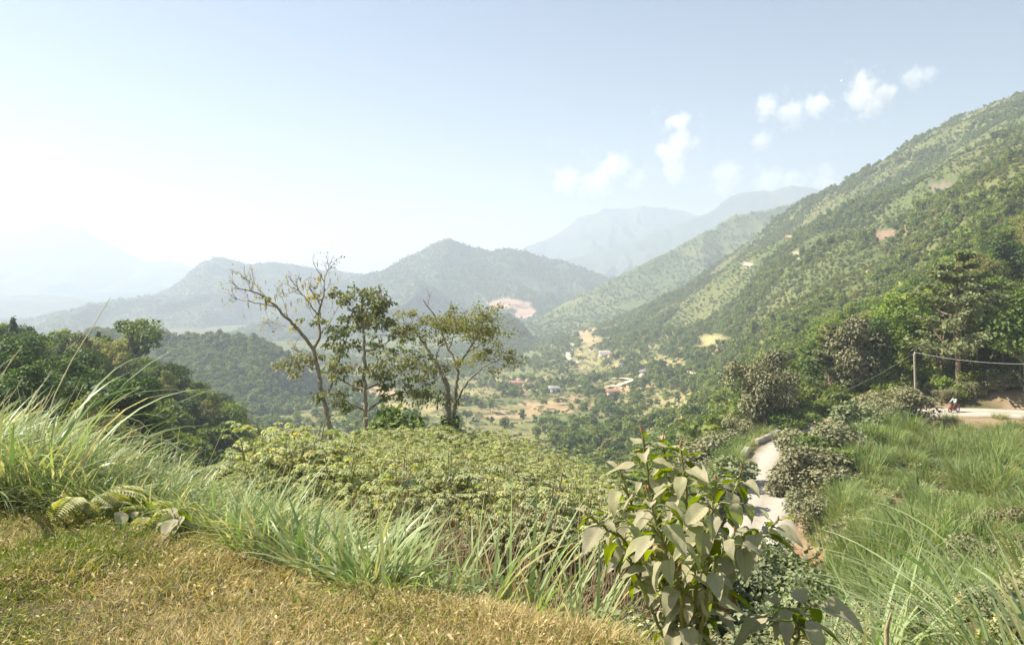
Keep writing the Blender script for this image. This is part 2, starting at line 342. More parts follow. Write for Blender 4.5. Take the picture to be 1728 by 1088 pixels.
def height(x, y, carve=True, noise=True):
    x = np.asarray(x, float); y = np.asarray(y, float); shp = x.shape; x = x.ravel(); y = y.ravel()
    r = np.hypot(x, y); yy = np.maximum(y, 0.35 * r + 1e-3)             # beside and behind the camera: hold the edge columns
    px = np.clip(CX + F * x / np.maximum(yy, 1e-3), GPX[0], GPX[-1] - 1e-3)
    ly = np.clip(np.log(np.maximum(yy, 1.0)), GLY[0], GLY[-1] - 1e-6)
    a = (px - GPX[0]) / (GPX[1] - GPX[0]); b = (ly - GLY[0]) / (GLY[1] - GLY[0])
    i = np.minimum(a.astype(int), len(GPX) - 2); j = np.minimum(b.astype(int), len(GLY) - 2); a = a - i; b = b - j
    z = (GR[i, j] * (1 - b) + GR[i, j + 1] * b) * (1 - a) + (GR[i + 1, j] * (1 - b) + GR[i + 1, j + 1] * b) * a
    back = sstep(.2, -.6, y / np.maximum(r, 1e-6)) * sstep(3, 12, r)
    z = z * (1 - back) + (-1.6 + np.minimum(r, 400) * .10) * back
    if noise:
        z = z + (fbm(x * 1.1, y * 1.1, 3) - .5) * .16
        amp = sstep(7, 60, r)
        z = z + (fbm(x / 9, y / 9, 5) - .5) * 1.6 * amp * sstep(9, 40, r)
        big = sstep(200, 600, r)
        rg = 1 - np.abs(2 * fbm((x + .35 * y) / 150, (y - .25 * x) / 420, 11, 4) - 1)
        z = z + (rg - .75) * 46 * big * sstep(1500, 1000, r) * sstep(-80, 10, z)
        z = z + (fbm(x / 70, y / 70, 21) - .5) * 14 * big * sstep(3000, 1200, r) * sstep(-95, -55, z)
        # terraced floor of the valley
        tm = sstep(300, 360, r) * sstep(950, 800, r) * sstep(-30, -48, z)
        st = z / 1.15; fl = np.floor(st); fr = st - fl
        z = z * (1 - tm) + (fl + sstep(.72, 1, fr)) * 1.15 * tm
    if carve:
        near = np.where((x > -5) & (x < 72) & (y > 18) & (y < 100))[0]
        for k in range(0, len(near), 20000):
            q = near[k:k + 20000]
            d2 = (x[q, None] - ROAD[None, :, 0]) ** 2 + (y[q, None] - ROAD[None, :, 1]) ** 2
            m = d2.argmin(1); d = np.sqrt(d2[np.arange(len(q)), m]); rz = ROAD[m, 2] - .07; w = RW[m]
            t = sstep(w + .5, w + 3.2, d); z[q] = rz * (1 - t) + z[q] * t
    return z.reshape(shp)
def on(px, Y):
    px = np.asarray(px, float); Y = np.asarray(Y, float)
    x = (px - CX) / F * Y; return np.stack([x, Y + 0 * x, height(x, Y + 0 * x)], -1)
def scr(p): return CX + F * p[..., 0] / p[..., 1], HY - F * p[..., 2] / p[..., 1]
def road_dist(x, y):
    out = np.empty(len(x))
    for k in range(0, len(x), 20000):
        out[k:k + 20000] = np.sqrt(((x[k:k + 20000, None] - ROAD[None, :, 0]) ** 2 + (y[k:k + 20000, None] - ROAD[None, :, 1]) ** 2).min(1))
    return out

# bare and cultivated patches of the valley floor and slopes: (px, py, half width, half height, colour)
TAN = (.40, .29, .15); SOIL = (.36, .24, .13); GREEN = (.12, .2, .06); OCH = (.33, .28, .12)
PATCH = [(940, 680, 60, 15, TAN), (860, 698, 70, 8, TAN), (990, 600, 30, 22, OCH), (960, 560, 32, 9, SOIL), (985, 556, 20, 9, TAN),
         (1062, 678, 60, 5, TAN), (1150, 675, 40, 16, OCH), (1045, 616, 14, 8, OCH), (1180, 590, 34, 7, SOIL), (1215, 594, 13, 6, SOIL),
         (1200, 572, 30, 10, OCH), (1130, 612, 26, 9, OCH), (1000, 575, 30, 8, TAN), (900, 640, 60, 6, OCH), (880, 655, 22, 12, TAN), (1240, 630, 26, 18, GREEN), (980, 715, 60, 10, GREEN),
         (830, 640, 30, 5, OCH), (1130, 695, 45, 18, OCH), (1060, 655, 45, 6, TAN), (1290, 585, 20, 6, OCH), (700, 690, 60, 16, OCH), (640, 660, 40, 8, TAN),
         (1140, 482, 18, 5, SOIL), (1330, 400, 8, 3, SOIL), (1495, 397, 22, 13, (.24, .17, .11)), (1527, 385, 5, 14, SOIL), (1590, 315, 22, 9, (.20, .16, .11)),
         (1462, 462, 5, 7, (.6, .45, .3)), (1345, 432, 8, 9, (.36, .3, .2)), (1262, 447, 10, 4, (.5, .42, .34)), (800, 660, 40, 8, OCH)]
def patch_mask(x, y, z):
    px = CX + F * x / np.maximum(y, 1); py = HY - F * z / np.maximum(y, 1)
    col = np.zeros((len(x), 3)); w = np.zeros(len(x)); ok = (y > 250) & (y < 1300)
    n = (fbm(px / 22, py / 9, 61, 3) - .5) * 1.1
    for (a, b, c, d, k) in PATCH:
        m = sstep(1.15, .8, np.sqrt(((px - a) / c) ** 2 + ((py - b) / d) ** 2) + n) * ok
        col = col * (1 - m[:, None]) + np.array(k) * m[:, None]; w = np.maximum(w, m)
    return w, col

def build_ground():
    a0 = np.arctan((np.linspace(-120, 1850, 430) - CX) / F)
    a = np.concatenate([np.linspace(-math.pi, a0[0], 60)[:-1], a0, np.linspace(a0[-1], math.pi, 60)[1:-1]])
    r = np.concatenate([[.2, .8, 1.6, 2.4], np.exp(np.linspace(math.log(3), math.log(2600), 520)), [3200, 4200, 6000, 9000, 13500]])
    A, Rr = np.meshgrid(a, r, indexing='ij'); x = np.sin(A) * Rr; y = np.cos(A) * Rr; z = height(x, y)
    n, m = x.shape; v = np.stack([x, y, z], -1).reshape(-1, 3)
    i = np.arange(n)[:, None]; j = np.arange(m - 1)[None]; i2 = (i + 1) % n
    f = np.stack([i * m + j, i2 * m + j, i2 * m + j + 1, i * m + j + 1], -1).reshape(-1, 4)[:, ::-1]
    X, Y, Z = v.T; rr = np.hypot(X, Y)
    g = np.array([.055, .075, .025]); br = np.array([.17, .125, .07])
    n1 = fbm(X / 3, Y / 3, 31)[:, None]; c = g * (1 - n1) + br * n1
    ff = np.array([.10, .125, .038]); ff2 = np.array([.145, .15, .052]); n2 = sstep(.35, .65, fbm(X / 45, Y / 45, 41))[:, None]
    s = sstep(90, 220, rr)[:, None]; c = c * (1 - s) + (ff * (1 - n2) + ff2 * n2) * s
    vf = (sstep(-35, -52, Z) * sstep(230, 330, rr) * sstep(1300, 900, rr))[:, None]; vc = np.array([.17, .19, .065]) * (.75 + .5 * fbm(X / 21, Y / 13, 64)[:, None]) + np.array([.06, .02, .01]) * sstep(.5, .6, vn(X / 31, Y / 17, 65))[:, None]; c = c * (1 - vf) + vc * vf
    # bare reddish cutting beside the road and patches on the bank
    rd = np.full(len(X), 99.); q = np.where((X > -10) & (X < 80) & (Y > 15) & (Y < 110))[0]; rd[q] = road_dist(X[q], Y[q])
    cut = sstep(9, 3.5, rd) * sstep(.3, .55, fbm(X / 4, Y / 4, 77)); c = c * (1 - cut[:, None]) + np.array([.35, .25, .155]) * cut[:, None]
    px = CX + F * X / np.maximum(Y, 1)
    bank = sstep(.46, .56, fbm(X / 5, Y / 3, 91)) * (px > 1330) * (Y > 8) * (Y < 80) * .9
    c = c * (1 - bank[:, None]) + np.array([.34, .2, .11]) * bank[:, None]
    w, pc = patch_mask(X, Y, Z); pc = pc * (.72 + .56 * fbm(X / 16, Y / 9, 63))[:, None]
    c = c * (1 - w[:, None]) + pc * w[:, None]
    ft = sstep(300, 360, rr) * sstep(950, 800, rr) * sstep(-30, -46, Z) * sstep(.56, .62, vn(X / 26, Y / 16, 99)) * (1 - w)
    c = c * (1 - .7 * ft[:, None]) + np.array([.27, .24, .1]) * .7 * ft[:, None]
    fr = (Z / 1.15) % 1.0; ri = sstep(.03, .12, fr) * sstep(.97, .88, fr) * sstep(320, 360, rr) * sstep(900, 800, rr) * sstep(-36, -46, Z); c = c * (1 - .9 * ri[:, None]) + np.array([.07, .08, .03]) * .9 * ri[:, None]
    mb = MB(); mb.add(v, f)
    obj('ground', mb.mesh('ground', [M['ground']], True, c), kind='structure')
build_ground()

# ------------------------------------------------------------------ mountains
def mountain(crest, depth, foot, seed, gully, col, name='mountain', back=1.0, patches=()):
    """a ridge built from its crest line, with spurs and gullies running down to its foot on both sides"""
    crest = np.array(crest, float)
    px = np.linspace(crest[0, 0], crest[-1, 0], 260); Yc = np.interp(px, crest[:, 0], crest[:, 2]); py = np.interp(px, crest[:, 0], crest[:, 1])
    sc_ = Yc.mean() / F
    py = py + (fbm(px / 14, px * 0, seed, 4) - .5) * 7
    Xc = (px - CX) / F * Yc; Zc = (HY - py) / F * Yc
    t = np.concatenate([np.linspace(-1, 0, 90) * 1.0, np.linspace(0, 1, 25)[1:]])
    T, X0 = np.meshgrid(t, Xc, indexing='xy'); T = T; _, Y0 = np.meshgrid(t, Yc, indexing='xy'); _, Z0 = np.meshgrid(t, Zc, indexing='xy')
    X0, Y0, Z0, T = X0.reshape(T.shape), Y0.reshape(T.shape), Z0.reshape(T.shape), T
    D = np.where(T < 0, depth, depth * back)
    X = X0; Y = Y0 + T * D; a = np.abs(T)
    prof = 1 - a ** .85
    H = np.maximum(Z0 - foot, 5)
    wob = (fbm(X / 260 / (depth / 900), Y / 260 / (depth / 900), seed + 3) - .5) * 1.6
    rid = 1 - np.abs(2 * fbm((X + wob * 260) / 230, Y / 900, seed + 5, 4) - 1)
    Z = foot + H * prof - gully * (1 - rid) * 2.2 * np.sin(math.pi * np.clip(a, 0, 1)) ** .7 * np.minimum(H / 150, 1)
    Z = Z + (fbm(X / 60, Y / 60, seed + 9) - .5) * 12 * sstep(0, .12, a)
    Z = np.where(a > .97, foot - 12, Z)
    v = np.stack([X, Y, Z], -1).reshape(-1, 3); n, m = X.shape
    i = np.arange(n - 1)[:, None]; j = np.arange(m - 1)[None]
    f = np.stack([i * m + j, (i + 1) * m + j, (i + 1) * m + j + 1, i * m + j + 1], -1).reshape(-1, 4)
    k = sstep(.35, .7, fbm(v[:, 0] / 130, v[:, 1] / 130, seed + 20))[:, None]
    c = np.array(col) * (1 - k) + np.array(col) * np.array([1.5, 1.25, 1.3]) * k
    qx, qy = scr(v)
    for (pa, pb, pc, pd, kk) in patches:
        mm = sstep(1.1, .85, np.sqrt(((qx - pa) / pc) ** 2 + ((qy - pb) / pd) ** 2) + (fbm(qx / 14, qy / 7, 3) - .5) * .9) * (v[:, 1] <= Y0.reshape(-1))
        c = c * (1 - mm[:, None]) + np.array(kk) * mm[:, None]
    mb = MB(); mb.add(v, f)
    obj(name, mb.mesh(name, [M['mount']], True, c), kind='structure')
    return X, Y, Z, c.reshape(n, m, 3)
FC = (.065, .09, .045)
m_ridge = mountain([(800, 590, 1350), (880, 552, 1450), (960, 507, 1500), (1040, 468, 1560), (1100, 438, 1600), (1150, 412, 1650), (1195, 390, 1680), (1240, 363, 1720), (1310, 352, 1780), (1390, 321, 1850), (1500, 300, 1900), (1700, 290, 2000), (1900, 320, 2100)],
                   800, -85, 201, 40, (.10, .13, .045))
m_knoll = mountain([(760, 640, 1200), (800, 575, 1200), (825, 545, 1200), (852, 530, 1200), (880, 545, 1200), (905, 585, 1200), (925, 610, 1200)], 200, -88, 231, 6, FC, name='hill')
m_spur = mountain([(150, 560, 620), (230, 566, 620), (330, 574, 620), (375, 571, 620), (440, 580, 620), (480, 602, 610), (515, 640, 600), (560, 690, 590)], 190, -90, 241, 8, (.04, .06, .028), name='hill')
m_mid = mountain([(520, 520, 2300), (560, 480, 2300), (600, 466, 2300), (640, 457, 2300), (700, 430, 2300), (738, 408, 2300), (757, 402, 2300), (790, 413, 2300), (830, 424, 2300), (862, 418, 2300), (900, 430, 2300), (940, 438, 2300), (985, 452, 2300), (1030, 470, 2350), (1100, 505, 2400), (1200, 560, 2400)],
                 900, -92, 251, 60, FC, patches=[(860, 514, 38, 10, (.38, .26, .18)), (886, 528, 20, 10, (.42, .28, .19))])
m_left = mountain([(100, 600, 2700), (190, 547, 2700), (240, 512, 2700), (300, 477, 2700), (340, 442, 2700), (365, 434, 2700), (400, 440, 2700), (430, 446, 2700), (470, 442, 2700), (530, 452, 2750), (580, 459, 2800), (620, 462, 2800), (700, 480, 2850), (800, 520, 2900)],
                  1100, -92, 261, 60, FC)
mountain([(860, 470, 3600), (940, 442, 3600), (1000, 428, 3600), (1080, 400, 3600), (1150, 378, 3600), (1205, 353, 3600), (1235, 331, 3600), (1260, 322, 3600), (1300, 323, 3600), (1340, 314, 3600), (1370, 318, 3600), (1450, 345, 3600), (1600, 380, 3600)], 1200, -92, 271, 80, FC)
mountain([(840, 440, 4400), (890, 416, 4400), (930, 400, 4400), (962, 380, 4400), (975, 367, 4400), (1000, 363, 4400), (1020, 352, 4400), (1060, 351, 4400), (1090, 347, 4400), (1130, 353, 4400), (1160, 356, 4400), (1200, 370, 4400), (1400, 420, 4400)], 1300, -92, 281, 80, FC)
mountain([(-500, 430, 4900), (-200, 405, 4900), (25, 396, 4900), (72, 381, 4900), (90, 376, 4900), (142, 388, 4900), (170, 405, 4900), (210, 425, 4900), (245, 441, 4900), (282, 440, 4900), (325, 452, 4900), (400, 480, 4900), (520, 530, 4900)], 1500, -92, 291, 80, FC)
mountain([(-400, 505, 3300), (-100, 500, 3300), (25, 499, 3300), (95, 497, 3300), (140, 512, 3300), (180, 536, 3300), (240, 560, 3300), (330, 600, 3300)], 1200, -92, 301, 60, FC)


# ------------------------------------------------------------------ roads and haze
def strip(name, path, w, mat, lift=.02, **props):
    d = unit(np.gradient(path[:, :2], axis=0)); nrm = np.stack([d[:, 1], -d[:, 0]], 1); w = np.broadcast_to(w, (len(path),))
    off = np.linspace(-1, 1, 13); wj = w[:, None] * off[None] * (1 + .05 * (fbm(np.arange(len(path))[:, None] * .35 + off[None] * 0, off[None] * 2 + 0 * w[:, None], 4) - .5) * 4)
    x = path[:, 0:1] + nrm[:, 0:1] * wj; y = path[:, 1:2] + nrm[:, 1:2] * wj
    z = path[:, 2:3] + lift - .085 * np.abs(off[None]) ** 5 + (fbm(x, y, 8) - .5) * .05
    v = np.stack([x, y, z], -1).reshape(-1, 3); m = 13; i = np.arange(len(path) - 1)[:, None]; j = np.arange(m - 1)[None]
    f = np.stack([i * m + j, i * m + j + 1, (i + 1) * m + j + 1, (i + 1) * m + j], -1).reshape(-1, 4)
    mb = MB(); mb.add(v, f, 0, np.broadcast_to(np.abs(off)[None], x.shape).ravel()); return obj(name, mb.mesh(name, [mat], True), **props)
strip('road', ROAD, RW, M['road'], kind='structure')
def track(name, pts, w):
    """a valley track given by ground points seen in the photograph, laid on the terrain"""
    out = []
    for px, Y in pts: out.append(((px - CX) / F * Y, Y))
    p = curve(np.column_stack([np.array(out), np.zeros(len(out))]), 14)
    z = np.maximum.reduce([height(p[:, 0] + a, p[:, 1] + b) for a in (-w, 0, w) for b in (-w, 0, w)])
    k = np.array([.25, .5, .25]); z = np.convolve(np.pad(z, 1, mode='edge'), k, 'valid'); p[:, 2] = z + .5
    strip(name, p, w, M['track'], kind='structure')
def find_Y(px, py, lo=250, hi=1250):
    Y = np.exp(np.linspace(math.log(lo), math.log(hi), 900)); p = on(np.full(900, float(px)), Y); _, q = scr(p)
    w = np.where(q <= py)[0]; return Y[w[0]] if len(w) else hi
for w, pts in [(2.6, [(966, 582), (969, 588), (961, 595), (959, 601), (962, 608), (975, 614)]),
               (1.8, [(945, 596), (953, 594), (960, 594)]),
               (2.3, [(1022, 656), (1040, 652), (1062, 646), (1060, 643), (1036, 639)]),
               (2.3, [(1108, 641), (1122, 636), (1140, 631), (1150, 630)]), (1.8, [(1162, 630), (1190, 636), (1230, 646)]),
               (2.0, [(850, 662), (880, 660), (915, 659), (935, 657)]), (1.5, [(1120, 605), (1150, 600), (1180, 598)])]:
    track('track', [(a, find_Y(a, b)) for a, b in pts], w)

# the air: one even volume round everything
hb = MB(); box(hb, (0, 2500, (500 - 110) / 2), (18000, 15000, 610)); hm, t = newmat('haze'); o_ = N(t, 'ShaderNodeOutputMaterial'); pv = N(t, 'ShaderNodeVolumePrincipled')
pv.inputs['Color'].default_value = (.75, .835, 1.0, 1); pv.inputs['Density'].default_value = 3.7e-4; pv.inputs['Anisotropy'].default_value = .16
t.links.new(pv.outputs[0], o_.inputs['Volume']); obj('haze', hb.mesh('haze', [hm]), kind='stuff')

# ------------------------------------------------------------------ vegetation meshes
def crown(mb, seed, r, h, z0, nb, nl, leaf, mat=0, br=.42, flat=.8, tmpl=LW, t0=.5, tv=.25):
    """leaf clumps: leaves set on nb small blobs that fill an uneven crown of radius r from z0 to z0+h"""
    rs = np.random.RandomState(seed)
    d = unit(rs.normal(size=(nb, 3))); q = rs.uniform(.35, .95, nb)[:, None]
    c = d * q * np.array([r, r, h / 2]) + np.array([0, 0, z0 + h / 2]); c[:, :2] *= rs.uniform(.8, 1.15, (nb, 1))
    rad = rs.uniform(.55, 1.15, nb) * br * r; bt = rs.uniform(-1, 1, nb) * tv
    k = rs.randint(0, nb, nl); dd = unit(rs.normal(size=(nl, 3)) + np.array([0, 0, .35])); rr = rs.uniform(.55, 1.08, nl)[:, None]
    p = c[k] + dd * rr * rad[k][:, None] * np.array([1, 1, flat])
    n = unit(dd + rs.normal(size=(nl, 3)) * .45 + np.array([0, 0, .5])); out = unit(dd * np.array([1, 1, .2]) + rs.normal(size=(nl, 3)) * .5 + np.array([0, 0, -.35]))
    put(mb, tmpl, LF, p, out, n, leaf * rs.uniform(.7, 1.35, nl), mat, np.clip(t0 + bt[k] + rs.uniform(-.2, .2, nl), 0, 1))
    return c
def trunkmesh(mb, seed, h, r, targets, mat=0, lean=.25, fork=.35):
    rs = np.random.RandomState(seed); top = np.array([rs.normal() * lean, rs.normal() * lean, h])
    p = curve([(0, 0, -1.2), (0, 0, 0), (top[0] * .2, top[1] * .3, h * .35), (top[0] * .6, top[1] * .5, h * .7), top], 4)
    tube(mb, p, np.linspace(r * 1.15, r * .35, len(p)), 7, mat)
    for t in targets:
        z = min(max(t[2] - abs(np.hypot(t[0], t[1])) * .6 - .1 * h, h * fork), h * .95); k = int(np.clip(np.searchsorted(p[:, 2], z), 1, len(p) - 1)); a = p[k]
        mid = a * .45 + t * .55 + np.array([0, 0, -.04 * h]); tube(mb, curve([a, mid, t], 4), np.linspace(r * .38, r * .1, 8)[:len(curve([a, mid, t], 4))], 5, mat)
TREE = {}
def tree_kind(key, crownmat, n=3, r=3.2, h=6.5, z0=2.2, nb=16, nl=2600, leaf=.34, bark='bark', conic=False, feather=False, **kw):
    TREE[key] = []
    for s in range(n):
        sd_ = hash_(key) + s * 7; cb = MB(); rs = np.random.RandomState(sd_)
        if feather:
            c = []
            for tier in range(9):
                z = z0 + h * tier / 8.0; L = r * (1 - .75 * (tier / 8.0) ** 1.6) * rs.uniform(.8, 1.1)
                for b in range(rs.randint(3, 5)):
                    a = rs.uniform(0, 6.28); c.append((math.cos(a) * L * .75, math.sin(a) * L * .75, z + L * .22, L))
            c = np.array(c); k = rs.randint(0, len(c), nl); u = rs.uniform(.15, 1.35, nl)[:, None]
            p = np.concatenate([c[k, :2] * u, (c[k, 2:3] - c[k, 3:4] * .22) + c[k, 3:4] * .25 * u], 1) + rs.normal(size=(nl, 3)) * np.array([.30, .30, .16]) * (c[k, 3:4] * .38)
            dd = unit(np.concatenate([c[k, :2], np.full((nl, 1), -.5)], 1) + rs.normal(size=(nl, 3)) * .7)
            put(cb, LV, LF, p, dd, unit(rs.normal(size=(nl, 3)) * .5 + np.array([0, 0, 1])), leaf * rs.uniform(.6, 1.3, nl), 0, np.clip(.5 + rs.normal(size=nl) * .2, 0, 1))
            tg = c[:, :3]
        elif conic:
            u = rs.uniform(0, 1, nl) ** .6; a = rs.uniform(0, 6.28, nl); rr = r * u * (.75 + .25 * np.sin(u * 40)) * rs.uniform(.5, 1, nl) ** .4
            p = np.stack([np.cos(a) * rr, np.sin(a) * rr, z0 + h * (1 - u)], 1)
            dd = unit(np.stack([np.cos(a), np.sin(a), np.full(nl, -.5)], 1) + rs.normal(size=(nl, 3)) * .3)
            put(cb, LV, LF, p, dd, unit(rs.normal(size=(nl, 3)) * .4 + np.array([0, 0, 1])), leaf * rs.uniform(.6, 1.3, nl), 0, rs.uniform(.1, .9, nl)); tg = []
        else:
            tg = crown(cb, sd_, r, h, z0, nb, nl, leaf, **kw)
        tb = MB(); trunkmesh(tb, sd_, z0 + h * (.9 if (feather or conic) else .7), .045 * r + .06, tg)
        TREE[key].append((tb.mesh(key + '_trunk', [M[bark]], True), cb.mesh(key + '_crown', [M[crownmat]]), z0 + h))
def hash_(s): return sum(ord(c) * (i + 3) for i, c in enumerate(s)) % 9973
tree_kind('dense', 'dark', 3, nl=5200, nb=22, leaf=.33)
tree_kind('broad', 'mid', 3, nl=4600, nb=20, leaf=.34)
tree_kind('bright', 'light', 3, nl=4200, nb=18, leaf=.34)
tree_kind('dusted', 'dusty', 3, nl=9000, nb=22, leaf=.25, bark='pale_bark', z0=1.6)
tree_kind('tiered', 'feather', 3, r=3.6, h=7.5, z0=3.2, nl=5200, leaf=.36, bark='red_bark', feather=True)
tree_kind('conifer', 'dark', 2, r=2.0, h=7.5, z0=1.5, nl=2600, leaf=.45, conic=True)
tree_kind('tan', 'olive', 2, nl=3000, nb=14, leaf=.3, bark='pale_bark')
tree_kind('far_dark', 'mid', 3, nl=340, nb=10, leaf=1.05)
tree_kind('far_mid', 'hill', 4, nl=340, nb=10, leaf=1.05)
tree_kind('far_scrub', 'scrub', 4, nl=300, nb=10, leaf=1.0, z0=.6, h=5)
tree_kind('far_light', 'light', 3, nl=320, nb=10, leaf=1.0)
tree_kind('bush', 'dusty', 3, r=2.2, h=3.0, z0=.0, nl=7500, nb=18, leaf=.17, bark='pale_bark')
tree_kind('green_bush', 'mid', 3, r=2.0, h=2.6, z0=.0, nl=2600, nb=14, leaf=.24)
tree_kind('pale_bush', 'weed', 3, r=1.7, h=2.2, z0=.0, nl=3000, nb=14, leaf=.19)

tree_kind('fine_bush', 'weed', 2, r=1.7, h=2.2, z0=.0, nl=12000, nb=26, leaf=.085, br=.3)

def place_tree(kind, p, hgt, name, label, cat='tree', group=None, k=None, sx=1.0, sink=.25):
    tr, cr, full = TREE[kind][(R.randint(100) if k is None else k) % len(TREE[kind])]
    s = hgt / full; o = thing(name, (p[0], p[1], p[2] - sink * s), label, cat, group, R.uniform(0, 6.28)); o.scale = (s * sx, s * sx, s)
    obj('trunk', tr, o); obj('crown', cr, o); return o

TPL = bpy.data.collections.new('templates')
def template(name, me): o = bpy.data.objects.new(name, me); return o
def scatter(name, metas, pts, scl, rot=None, idx=None, **props):
    """one object: copies of a few meshes set on points by geometry nodes"""
    cn = bpy.data.collections.new(name + '_kinds')
    for i, me in enumerate(metas): cn.objects.link(bpy.data.objects.new('%s_kind_%03d' % (name, i), me))
    n = len(pts); me = bpy.data.meshes.new(name); me.vertices.add(n); me.vertices.foreach_set('co', np.asarray(pts, float).ravel())
    if rot is None: rot = np.stack([R.normal(size=n) * .06, R.normal(size=n) * .06, R.uniform(0, 6.28, n)], 1)
    scl = np.asarray(scl, float)
    if scl.ndim == 1: scl = np.stack([scl] * 3, 1)
    if idx is None: idx = R.randint(0, len(metas), n)
    for nm, ty, key, val in (('rot', 'FLOAT_VECTOR', 'vector', rot), ('scl', 'FLOAT_VECTOR', 'vector', scl), ('pick', 'INT', 'value', idx)):
        a = me.attributes.new(nm, ty, 'POINT'); a.data.foreach_set(key, np.asarray(val).astype(np.int32 if ty == 'INT' else np.float32).ravel())
    for m in {m for q in metas for m in q.materials}: me.materials.append(m)
    o = obj(name, me, **props); g = bpy.data.node_groups.new(name, 'GeometryNodeTree')
    g.interface.new_socket('Geometry', in_out='INPUT', socket_type='NodeSocketGeometry'); g.interface.new_socket('Geometry', in_out='OUTPUT', socket_type='NodeSocketGeometry')
    gi = N(g, 'NodeGroupInput'); go = N(g, 'NodeGroupOutput'); ip = N(g, 'GeometryNodeInstanceOnPoints'); ci = N(g, 'GeometryNodeCollectionInfo')
    ci.inputs['Collection'].default_value = cn; ci.inputs['Separate Children'].default_value = True; ci.inputs['Reset Children'].default_value = True
    ip.inputs['Pick Instance'].default_value = True
    def na(nm, ty): q = N(g, 'GeometryNodeInputNamedAttribute', data_type=ty); q.inputs['Name'].default_value = nm; return q.outputs['Attribute']
    l = g.links.new; l(gi.outputs[0], ip.inputs['Points']); l(ci.outputs[0], ip.inputs['Instance']); l(na('pick', 'INT'), ip.inputs['Instance Index'])
    l(na('scl', 'FLOAT_VECTOR'), ip.inputs['Scale']); er = N(g, 'FunctionNodeEulerToRotation'); l(na('rot', 'FLOAT_VECTOR'), er.inputs[0]); l(er.outputs[0], ip.inputs['Rotation'])
    l(ip.outputs[0], go.inputs[0]); md = o.modifiers.new('scatter', 'NODES'); md.node_group = g
    return o
def rnd_on(n, px0, px1, Y0, Y1, pw=1.0):
    """random ground points, even over the ground, between two directions and two distances"""
    Y = (R.uniform(0, 1, n) * (Y1 ** (1 + pw) - Y0 ** (1 + pw)) + Y0 ** (1 + pw)) ** (1 / (1 + pw))
    return on(R.uniform(px0, px1, n), Y)

# ------------------------------------------------------------------ far forest
reseed(11)
def merged(kinds):
    """trunk and crown of distant trees as one mesh each for the scattered wood"""
    out = []
    for k in kinds:
        for tr, cr, h in TREE[k]: out.append(cr)
    return out
allm = merged(['far_dark', 'far_mid', 'far_scrub', 'far_light']); NK = [3, 4, 4, 3]; OFF = [0, 3, 7, 11]
def pick(n, w):
    g = R.choice(4, n, p=np.array(w) / sum(w)); return np.array([OFF[a] + R.randint(NK[a]) for a in g])
fp, fs, fi, fl = [], [], [], []
# slope of the big hill on the right: small scrubby trees, denser in the gullies
p = rnd_on(210000, 900, 1850, 190, 1250, .75); w, _ = patch_mask(*p.T); px, py = scr(p)
dn = fbm(p[:, 0] / 55, p[:, 1] / 55, 301, 4); dn2 = fbm(p[:, 0] / 18, p[:, 1] / 18, 303, 3)
slope = sstep(-62, -40, p[:, 2])
keep = (w < .2) & (R.uniform(0, 1, len(p)) < (sstep(.33, .6, dn) * .6 + .4) * (.08 + .92 * slope) * (.4 + .6 * (dn2 > .45)))
p = p[keep]; d = dn[keep]; rr = p[:, 1]
lush = d > .52
s = np.where(lush, np.clip(.34 * np.exp(R.normal(size=len(p)) * .35), .12, .95), np.clip(.2 * np.exp(R.normal(size=len(p)) * .35), .1, .5)) * (1 + .35 * (R.uniform(0, 1, len(p)) < .06))
i = np.where(lush, pick(len(p), [.18, .50, .17, .2]), pick(len(p), [.03, .27, .55, .2]))
fp.append(p); fs.append(s); fi.append(i); fl.append(np.zeros(len(p), int))
# valley floor trees
p = rnd_on(19000, 390, 1400, 240, 1150, .8); w, _ = patch_mask(*p.T)
keep = ((w < .15) | (R.uniform(0, 1, len(p)) < .14)) & (p[:, 2] < -36) & (R.uniform(0, 1, len(p)) < sstep(.41, .58, fbm(p[:, 0] / 30, p[:, 1] / 30, 311, 3)) * .7 + .05)
p = p[keep]; fp.append(p); fs.append(R.uniform(.3, 1.0, len(p)) ** 1.0); fi.append(pick(len(p), [.42, .42, .08, .1])); fl.append(np.ones(len(p), int))
p = rnd_on(26000, 560, 1400, 300, 850, .8); dz = np.abs(height(p[:, 0], p[:, 1] + 2.5) - height(p[:, 0], p[:, 1] - 2.5)); p = p[(dz > .6) & (p[:, 2] < -42)]
fp.append(p); fs.append(R.uniform(.07, .24, len(p))); fi.append(pick(len(p), [.2, .4, .5, .2])); fl.append(np.zeros(len(p), int))
# the nearer ravine slopes in the middle and on the right
p = rnd_on(1800, 400, 1420, 105, 250, .8); keep = R.uniform(0, 1, len(p)) < sstep(.35, .55, fbm(p[:, 0] / 14, p[:, 1] / 14, 321, 3))
p = p[keep]; fp.append(p); fs.append(R.uniform(.35, .85, len(p))); fi.append(pick(len(p), [.25, .45, .25, .12])); fl.append(np.full(len(p), 2))
p = np.concatenate(fp); s = np.concatenate(fs); idx = np.concatenate(fi); wh = np.concatenate(fl)
px, py = scr(p); size = s / p[:, 1] * ((px > 15) & (px < 1715)) * (wh > 0)
size *= ~((wh == 2) & (px < 1000) & (py > 735)) * ~((px < 1340) & (py > 740)) * ~((px > 1360) & (py > 560)) 
order = np.argsort(-size); top = order[:230]; rest = np.setdiff1d(np.arange(len(p)), top)
scatter('forest', allm, p[rest] - np.array([0, 0, .2]), s[rest], idx=idx[rest], kind='stuff')
VK = ['dark green', 'mid green', 'olive', 'light green']
